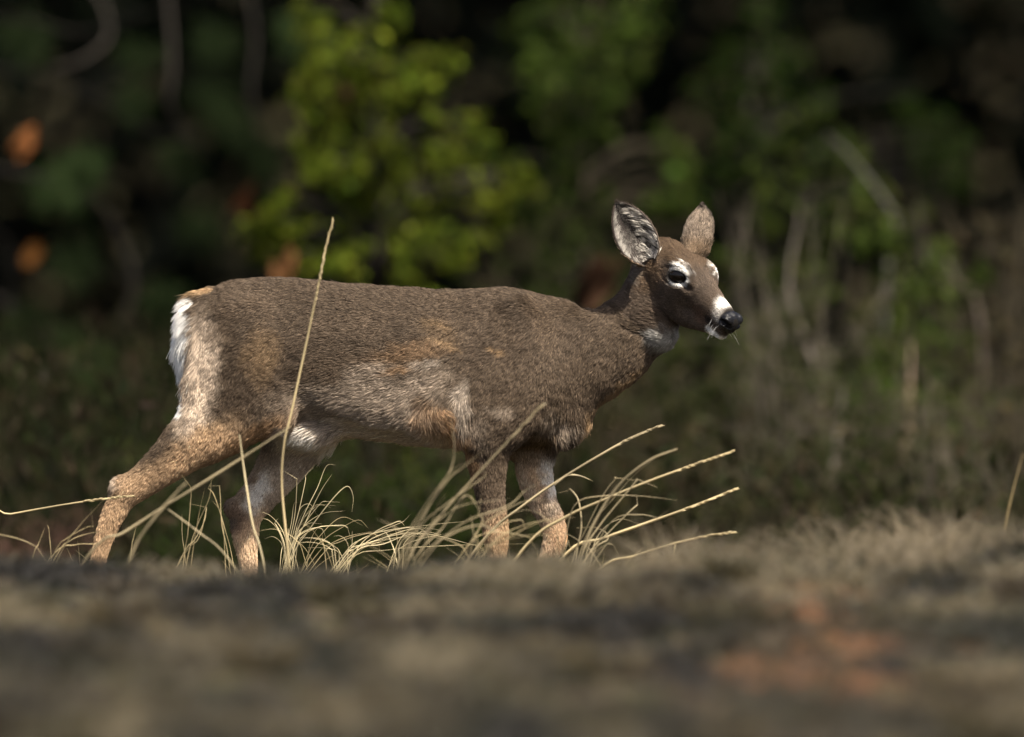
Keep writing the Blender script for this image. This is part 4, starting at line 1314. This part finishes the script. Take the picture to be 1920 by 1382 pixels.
wp = []
for s_ in (-1, 1):
    for i in range(8):
        p0 = hd(112 + rng.uniform(-12, 14), s_ * 17, rng.uniform(-48, -26))
        dr = norm(U * rng.uniform(.1, .7) + Rr * s_ * rng.uniform(.5, .9) + Wv * rng.uniform(-.9, -.05))
        L = rng.uniform(12, 30)
        wp.append([p0, p0 + dr * L * .35, p0 + dr * L * .7 - np.array((0, 0, 1.5)), p0 + dr * L - np.array((0, 0, 5))])
wp = np.array(wp)
wh = curves_obj('whiskers', px_to_world(wp), np.tile(np.array([.16, .13, .10, .04]) * S, (len(wp), 1)), m_fur, np.full((len(wp), 4, 3), .45), deer)
wh['kind'] = 'stuff'

def hoof(x, d, y, ang):
    V = []; F = []
    for s_ in (-1, 1):
        o_ = len(V)
        secs = [(0, 24, 9), (10, 26, 9.5), (22, 18, 8.5), (34, 13, 8)]
        for (hz, lx, ly) in secs:
            for q in range(12):
                a_ = 2 * math.pi * q / 12
                V.append((math.cos(a_) * lx * (1.25 if math.cos(a_) > 0 else .8) - hz * .35, s_ * 9 + math.sin(a_) * ly * (1 - .35 * max(0, math.cos(a_))), hz))
        for i in range(3):
            for q in range(12):
                F.append((o_ + i * 12 + q, o_ + i * 12 + (q + 1) % 12, o_ + (i + 1) * 12 + (q + 1) % 12, o_ + (i + 1) * 12 + q))
        F.append(tuple(o_ + q for q in range(11, -1, -1))); F.append(tuple(o_ + 36 + q for q in range(12)))
    V = np.array(V)
    c_, s2 = math.cos(ang), math.sin(ang)
    V = np.stack([x + V[:, 0] * c_ + V[:, 2] * s2, d + V[:, 1], H(y) - V[:, 0] * s2 + V[:, 2] * c_], 1)
    mesh_obj('hoof', px_to_world(V), F, m_hoof, deer)
hoof(960, -50, 1198, 0); hoof(1004, 44, 1196, .25); hoof(164, -52, 1196, .15); hoof(492, 52, 1198, 0)
# ------------------------------------------------------------------ grass
m_straw = attr_mat('dry_grass', rough=0.45, trans=0.4, spec=0.35)
gr_ = np.random.default_rng(21)

# short matted grass on the rise: far too many blades to count
def turf(name, n_, x0, x1, y0, y1, lmin, lmax, rad, flat, seed, palette, pw=1.0):
    r = np.random.default_rng(seed)
    X = r.uniform(x0, x1, n_); Y = y0 + (y1 - y0) * r.random(n_) ** pw
    Z = ground_z(X, Y)
    p = np.stack([X, Y, Z * 0], 1)
    den = vnoise(p / np.array((.16, .3, 1)) + 3) + .5 * vnoise(p / .07 + 8)
    bare = np.ones(n_)
    for c_, rd in zip(PATCH, PATCH_R):
        bare = np.minimum(bare, sstep(.1, 1.0, np.sqrt(((X - c_[0]) / rd[0]) ** 2 + ((Y - c_[1]) / rd[1]) ** 2)))
    keep = (den + .9 > r.random(n_) * 1.4) & (r.random(n_) < .08 + .92 * bare)
    X, Y, Z, p = X[keep], Y[keep], Z[keep], p[keep]
    m = len(X)
    an = r.uniform(0, 6.283, m)
    lean = np.clip(flat + .25 * r.standard_normal(m), .1, 1.4)
    L = (lmin + (lmax - lmin) * r.random(m) ** 1.6) * (1 + .4 * vnoise(p / .25 + 31))
    hz = np.stack([np.cos(an), np.sin(an) * .7, np.zeros(m)], 1)
    pts = np.empty((m, 4, 3))
    for k_, t in enumerate((0, .35, .7, 1)):
        pts[:, k_] = np.stack([X, Y, Z - .004], 1) + hz * (L * t * np.sin(lean) * (.6 + .5 * t))[:, None] + np.array((0, 0, 1)) * (L * np.cos(lean) * (t - .35 * t * t))[:, None]
    pal = np.array(palette)
    sel = .5 + .85 * vnoise(p / np.array((.15, .40, 1)) + 57) + .40 * vnoise(p / np.array((.5, .9, 1)) + 7) + .12 * r.standard_normal(m)
    sel = sel - .20 + .34 * sstep(-4.2, -2.0, Y)
    ci = np.clip((sel * len(pal)).astype(int), 0, len(pal) - 1)
    c = pal[ci] * .32 * np.exp(.28 * r.standard_normal((m, 1)))
    rr_ = rad * (.7 + .6 * r.random((m, 1))) * np.array((1, 1, .75, .2))[None, :]
    o = curves_obj(name, pts, rr_, m_straw, np.repeat(np.clip(c, .004, .8)[:, None, :], 4, 1))
    tag(o, kind='stuff')
    return o
PAL = [(.020, .016, .010), (.024, .027, .012), (.040, .044, .017), (.052, .040, .025), (.075, .064, .032), (.100, .084, .052), (.18, .150, .090), (.30, .25, .155)]
turf('short_grass', 150000, -1.25, 1.25, -6.9, -1.5, .03, .09, .0014, .75, 31, PAL, .8)
turf('tall_dry_grass', 14000, .25, 1.35, -2.4, -.3, .07, .19, .0010, .55, 37, [(.24, .19, .12), (.32, .26, .16), (.18, .145, .095), (.13, .12, .06), (.42, .34, .22)])
turf('meadow_grass', 26000, -2.2, 2.2, -1.2, 4.0, .03, .12, .0011, .7, 41, [(.06, .06, .03), (.11, .09, .055), (.16, .125, .07), (.08, .075, .035)])

turf('dry_straw', 3000, -.9, .5, -.95, .2, .14, .30, .0007, .62, 43, [(.75, .60, .32), (1.1, .9, .5), (.5, .40, .22), (.85, .72, .44)])

# low tussocks of dead grass scattered over the rise
def tussocks():
    r = np.random.default_rng(77)
    P_, R_, C_ = [], [], []
    for i in range(110):
        cx, cy = r.uniform(-1.2, 1.2), r.uniform(-6.6, -2.75)
        if min(math.hypot((cx - c_[0]) / rd[0], (cy - c_[1]) / rd[1]) for c_, rd in zip(PATCH, PATCH_R)) < .5: continue
        m = 150; rad = r.uniform(.03, .08); hh_ = r.uniform(.03, .07)
        tone = np.array([(.040, .034, .016), (.062, .050, .028), (.036, .028, .017), (.016, .014, .009), (.085, .068, .038)][r.integers(5)])
        an = r.uniform(0, 6.283, m); rr_ = rad * np.sqrt(r.random(m))
        X = cx + np.cos(an) * rr_; Y = cy + np.sin(an) * rr_; Z = ground_z(X, Y)
        L = hh_ * r.uniform(.5, 1.2, m); out_ = np.stack([np.cos(an), np.sin(an), np.zeros(m)], 1) * (L * r.uniform(.2, .9, m))[:, None]
        b = np.stack([X, Y, Z - .005], 1)
        P_.append(np.stack([b, b + out_ * .2 + np.array((0, 0, 1)) * (L * .5)[:, None], b + out_ * .6 + np.array((0, 0, 1)) * (L * .8)[:, None], b + out_ * 1.1 + np.array((0, 0, 1)) * (L * .85)[:, None]], 1))
        R_.append(np.tile(np.array((.0014, .0013, .001, .0003)), (m, 1)))
        C_.append(np.repeat((tone * np.exp(.3 * r.standard_normal((m, 1))))[:, None, :], 4, 1))
    o = curves_obj('tussock_grass', np.concatenate(P_), np.concatenate(R_), m_straw, np.clip(np.concatenate(C_), .003, .8))
    tag(o, kind='stuff')
tussocks()

STRAWC = np.array((.42, .345, .20)); PALE_ST = np.array((.58, .50, .32)); DULL = np.array((.27, .225, .14)); GREENST = np.array((.28, .27, .09))

def strip(path_w, w_, colr, parent, name='blade', taper=None, fold=.35):
    """a thin folded blade of three-sided section along world points"""
    R = resample_path(path_w, 5)
    n_ = len(R)
    tg = norm(np.gradient(R, axis=0))
    view = np.array((0.25, -1.0, 0.12))
    s1 = norm(np.cross(tg, view)); s2 = norm(np.cross(s1, tg))
    t = np.linspace(0, 1, n_)
    wd = w_ * (taper(t) if taper else np.interp(t, [0, .15, .6, 1], [.75, 1, .8, .12]))
    V = np.stack([R + s1 * wd[:, None] * .5, R - s2 * (wd * fold)[:, None], R - s1 * wd[:, None] * .5], 1).reshape(-1, 3)
    F = []
    for i in range(n_ - 1):
        for j in range(3):
            a_, b_ = i * 3 + j, i * 3 + (j + 1) % 3
            F.append((a_, b_, b_ + 3, a_ + 3))
    c = np.tile(colr, (len(V), 1)) * (1 + .28 * np.sin(np.repeat(t, 3) * gr_.uniform(6, 22) + gr_.uniform(0, 6)))[:, None]
    return mesh_obj(name, V, np.array(F), m_straw, parent, colors=np.clip(c, .01, .85))

def to_ground(path_px, Y, dy=0.0):
    """photograph points (root first) at depth Y, prolonged down to the ground behind the rise"""
    n_ = len(path_px)
    w_ = [at(x_, y_, Y + dy * i / max(1, n_ - 1)) for i, (x_, y_) in enumerate(path_px)]
    dv_ = w_[1] - w_[0]
    g = w_[0].copy(); g[1] = Y
    gz_ = float(ground_z(g[:1], g[1:2])[0]) - .01
    g[0] -= np.clip(dv_[0] / max(dv_[2], .02), -1.2, 1.2) * max(w_[0][2] - gz_, 0) * .6
    g[2] = gz_
    if w_[0][2] > g[2] + .02: w_ = [g] + w_
    return w_

def tuft(label, Y, blades, wpx=3.4, colr=STRAWC, extra=0, spread=(60, 90), group='dry grass tufts around the legs of the deer'):
    x0, y0 = blades[0][0]
    b = at(x0, y0, Y); b[2] = float(ground_z(b[:1], b[1:2])[0])
    t = empty('grass_tuft', tuple(b))
    tag(t, label, 'grass', group)
    for bl in blades:
        if gr_.random() < .4:                       # a broken blade: the tip snaps off to another direction
            k_ = len(bl) - 1
            q0 = np.array(bl[k_ - 1], float); q1 = np.array(bl[k_], float)
            br_ = q0 + (q1 - q0) * gr_.uniform(.2, .6)
            a_ = gr_.uniform(-1.6, 1.6); v_ = q1 - br_
            bl = list(bl[:k_]) + [tuple(br_), tuple(br_ + (q1 - q0) * .04), tuple(br_ + np.array((v_[0] * math.cos(a_) - v_[1] * math.sin(a_), v_[0] * math.sin(a_) + v_[1] * math.cos(a_))) * 1.2)]
        strip(to_ground(bl, Y + gr_.uniform(-.06, .06), gr_.uniform(-.08, .08)), wpx * S * gr_.uniform(.34, .62), colr * gr_.uniform(.75, 1.15), t)
    for i in range(int(extra * .6)):
        xb, yb = blades[gr_.integers(len(blades))][0]
        h_ = gr_.uniform(.3, 1) * spread[1]; dx = gr_.normal() * spread[0]
        p_ = [(xb + gr_.normal() * 10, yb + 10), (xb + dx * .3, yb - h_ * .6), (xb + dx * .8, yb - h_), (xb + dx * 1.35, yb - h_ * gr_.uniform(.85, 1.25))]
        strip(to_ground(p_, Y + gr_.uniform(-.12, .12), gr_.uniform(-.1, .1)), wpx * S * gr_.uniform(.22, .42), colr * gr_.uniform(.7, 1.2), t)
    return t

def stalk(label, Y, path_px, wpx=4.0, colr=STRAWC, head=0.0, leaf=None):
    w_ = to_ground(path_px, Y, 0.0)
    t = empty('grass_stalk', tuple(w_[0]))
    tag(t, label, 'grass stalk', 'single tall dry grass stalks')
    strip(w_, wpx * S, colr, t, 'stem', taper=lambda t_: np.interp(t_, [0, .7, 1], [1, .85, .6]), fold=.7)
    if head > 0:
        R = resample_path(w_, 10)
        seg = np.concatenate([[0], np.cumsum(np.linalg.norm(np.diff(R, axis=0), axis=1))])
        L = seg[-1]
        V, F, o_ = [], [], 0
        tg_all = norm(np.gradient(R, axis=0))
        for q in np.arange(L - head * S, L, 5.5 * S):
            c_ = np.array([np.interp(q, seg, R[:, j]) for j in range(3)]); tg = np.array([np.interp(q, seg, tg_all[:, j]) for j in range(3)])
            a_ = gr_.uniform(0, 6.28)
            sd_ = norm(np.cross(tg, np.array((math.cos(a_), math.sin(a_), .3))))
            th = np.cross(tg, sd_)
            c2 = c_ + sd_ * 1.3 * S
            pt = [c2 - tg * 4 * S, c2 + sd_ * 1.6 * S + tg * 1 * S, c2 + th * 1.6 * S + tg * S, c2 - sd_ * 1.6 * S + tg * S, c2 - th * 1.6 * S + tg * S, c2 + tg * 7 * S + sd_ * 1.2 * S]
            V += pt; F += [(o_, o_ + 2, o_ + 1), (o_, o_ + 3, o_ + 2), (o_, o_ + 4, o_ + 3), (o_, o_ + 1, o_ + 4), (o_ + 5, o_ + 1, o_ + 2), (o_ + 5, o_ + 2, o_ + 3), (o_ + 5, o_ + 3, o_ + 4), (o_ + 5, o_ + 4, o_ + 1)]; o_ += 6
        mesh_obj('seed_head', np.array(V), F, m_straw, t, smooth=False, colors=np.tile(np.clip(colr * 1.05, 0, .8), (len(V), 1)))
    if leaf:
        strip([at(x_, y_, Y) for x_, y_ in leaf], wpx * S * .9, colr * .9, t, 'leaf')
    return t

stalk('tallest straw coloured grass stalk, standing upright before the flank of the deer', -.55, [(540, 1040), (534, 980), (528, 900), (533, 830), (547, 770), (575, 640), (600, 520), (612, 460), (625, 412)], 4.6, STRAWC, head=150)
stalk('long slanting grass stalk crossing both hind legs of the deer', -.85, [(175, 1030), (230, 1000), (300, 955), (400, 893), (480, 842), (545, 800)], 4.6, DULL * 1.15)
stalk('blurred grass stalk leaning from the foot of the stretched hind leg', -1.15, [(245, 1045), (275, 990), (330, 925), (350, 905)], 4.6, DULL)
stalk('thin grass stalk lying almost level at the left edge', -.25, [(-40, 975), (20, 964), (110, 948), (190, 936), (250, 929)], 3.4, STRAWC * .9, head=90)
stalk('bright upright grass stalk in front of the far hind leg', -.65, [(492, 1045), (474, 985), (464, 925), (456, 870), (449, 815)], 3.6, PALE_ST)
stalk('grass stalk leaning down to the right between the hind legs', -.8, [(430, 1050), (375, 1000), (315, 955)], 3.4, DULL * 1.1)
stalk('long seed stalk slanting across the front of the chest', -.9, [(770, 1040), (810, 985), (890, 895), (960, 820), (1005, 772), (1020, 757)], 4.2, DULL, head=90)
stalk('seed stalk rising right from behind the far foreleg to the brisket height', -.3, [(900, 1020), (985, 945), (1060, 893), (1140, 845), (1190, 818), (1242, 797)], 5.5, DULL * 1.1, head=90, leaf=[(1040, 910), (1062, 893), (1085, 892), (1112, 902)])
stalk('upper long seed stalk reaching far right of the forelegs', -.45, [(985, 1025), (1060, 970), (1130, 938), (1210, 905), (1300, 872), (1378, 845)], 5.5, STRAWC * .9, head=110)
stalk('middle long seed stalk reaching far right of the forelegs', -.35, [(1060, 1040), (1130, 1010), (1200, 985), (1290, 953), (1385, 915)], 6, STRAWC, head=110)
stalk('lowest seed stalk lying low at the right above the rise', -.4, [(1120, 1070), (1190, 1042), (1260, 1020), (1320, 1006), (1380, 997)], 4.6, STRAWC, head=80, leaf=[(1266, 1020), (1264, 1035), (1260, 1052)])
stalk('dull grass stalk curving down at its tip right of the forelegs', -.7, [(1090, 1045), (1120, 970), (1165, 905), (1220, 862), (1270, 842)], 5.0, DULL * .9)

tuft('tuft of pale grass curving over at the left of the stretched hind foot', -.45, [[(100, 1040), (125, 1010), (160, 990), (200, 980)], [(104, 1045), (130, 1015), (160, 1002), (195, 996)], [(110, 1045), (150, 985), (178, 955), (195, 936)], [(95, 1045), (140, 1022), (175, 1020), (192, 1018)], [(60, 1050), (72, 1020), (84, 990)]], 4.2, STRAWC, extra=4)
tuft('sparse tuft of thin curling grass between the hind legs', -.3, [[(345, 1045), (352, 1000), (358, 930), (356, 890)], [(360, 1045), (374, 960), (384, 915)], [(342, 1045), (372, 1010), (386, 960), (385, 925)], [(352, 1045), (370, 985), (392, 935), (396, 900)], [(340, 1045), (365, 1012), (384, 975), (386, 948)], [(422, 1045), (417, 980), (402, 930), (378, 898)], [(428, 1045), (416, 985), (413, 930), (410, 895)], [(245, 1040), (250, 1010), (257, 980)]], 3.2, STRAWC, extra=4, spread=(35, 100))
tuft('bright fan of fine grass right of the far hind leg', -.12, [[(538, 1045), (552, 970), (556, 920), (556, 872)], [(540, 1045), (560, 960), (572, 905), (574, 868)], [(542, 1045), (568, 970), (595, 915), (612, 874), (630, 872)], [(545, 1045), (575, 975), (602, 920), (622, 890)], [(545, 1045), (570, 985), (600, 945), (630, 930)], [(540, 1045), (565, 1000), (600, 990), (612, 1010)], [(540, 1045), (556, 1010), (590, 990), (640, 985), (672, 998)], [(536, 1045), (530, 1010), (518, 985), (508, 975)], [(548, 1045), (575, 1000), (620, 940), (650, 912), (662, 930), (660, 960)], [(538, 1045), (550, 1000), (562, 955), (580, 945), (592, 960)]], 3.4, PALE_ST, extra=26, spread=(45, 100))
tuft('tuft of fine grass arching right between fan and belly', -.15, [[(580, 1045), (610, 1010), (640, 990), (672, 975), (690, 990)], [(590, 1045), (620, 1020), (655, 1005), (705, 995)], [(600, 1045), (640, 1015), (690, 1000), (730, 1010)], [(575, 1045), (600, 1005), (640, 970), (680, 985)], [(610, 1045), (606, 1020), (600, 995)]], 2.8, STRAWC, extra=8, spread=(60, 60))
tuft('thick bright sweep of grass lying right under the belly', -.2, [[(640, 1045), (680, 1010), (740, 985), (770, 972)], [(645, 1045), (690, 1005), (755, 990), (800, 988)], [(650, 1045), (700, 1015), (760, 1000), (810, 1002)], [(660, 1045), (700, 1000), (740, 980), (760, 975)], [(640, 1045), (690, 1020), (770, 992), (800, 1000), (806, 1030)], [(660, 1045), (720, 1000), (800, 985), (870, 978)], [(655, 1045), (720, 1020), (790, 1000), (900, 1025)], [(735, 1045), (760, 1000), (790, 990), (830, 995)], [(740, 1045), (745, 1015), (740, 985)]], 3.6, PALE_ST, extra=24, spread=(80, 50))
tuft('tall blurred tuft leaning right in front of the near foreleg', -.95, [[(740, 1045), (770, 990), (810, 930), (850, 880), (880, 868)], [(750, 1045), (790, 970), (840, 900), (900, 850)], [(755, 1045), (790, 985), (830, 950), (900, 900), (920, 885)], [(760, 1045), (810, 940), (845, 880), (852, 840), (846, 790)], [(770, 1045), (800, 1000), (860, 950), (960, 935)], [(780, 1045), (830, 990), (870, 930), (895, 950), (910, 990)], [(790, 1045), (850, 1000), (900, 985), (960, 1010)], [(800, 1045), (870, 980), (950, 950), (1020, 890)]], 5.2, DULL * 1.15, extra=4, spread=(50, 120))
tuft('tuft of straw grass crossing the lower forelegs', -.75, [[(870, 1045), (905, 985), (960, 950), (1020, 925)], [(880, 1045), (890, 1010), (905, 975), (880, 940)], [(890, 1045), (930, 990), (975, 975), (1000, 1020)], [(860, 1045), (910, 1000), (985, 1005), (1010, 1030)], [(900, 1045), (950, 1010), (1010, 980), (1060, 975)]], 4.4, STRAWC * .9, extra=9, spread=(80, 80))
tuft('tall straw tuft fanning up right of the forelegs', -.5, [[(1075, 1045), (1095, 1000), (1130, 930), (1175, 870)], [(1085, 1045), (1110, 985), (1150, 935), (1190, 890), (1225, 862)], [(1090, 1045), (1125, 985), (1170, 930), (1215, 875)], [(1080, 1045), (1090, 990), (1085, 940), (1070, 918), (1050, 925)], [(1100, 1045), (1140, 1000), (1180, 960), (1205, 938)], [(1060, 1010), (1080, 945), (1130, 930), (1200, 930), (1270, 938)], [(1100, 1045), (1140, 1010), (1120, 990), (1080, 990)], [(1110, 1045), (1150, 975), (1200, 965), (1255, 975)], [(1120, 1045), (1145, 1020), (1160, 1040)], [(1060, 1030), (1068, 1025), (1079, 1036)]], 4.8, DULL * 1.2, extra=8, spread=(70, 110))
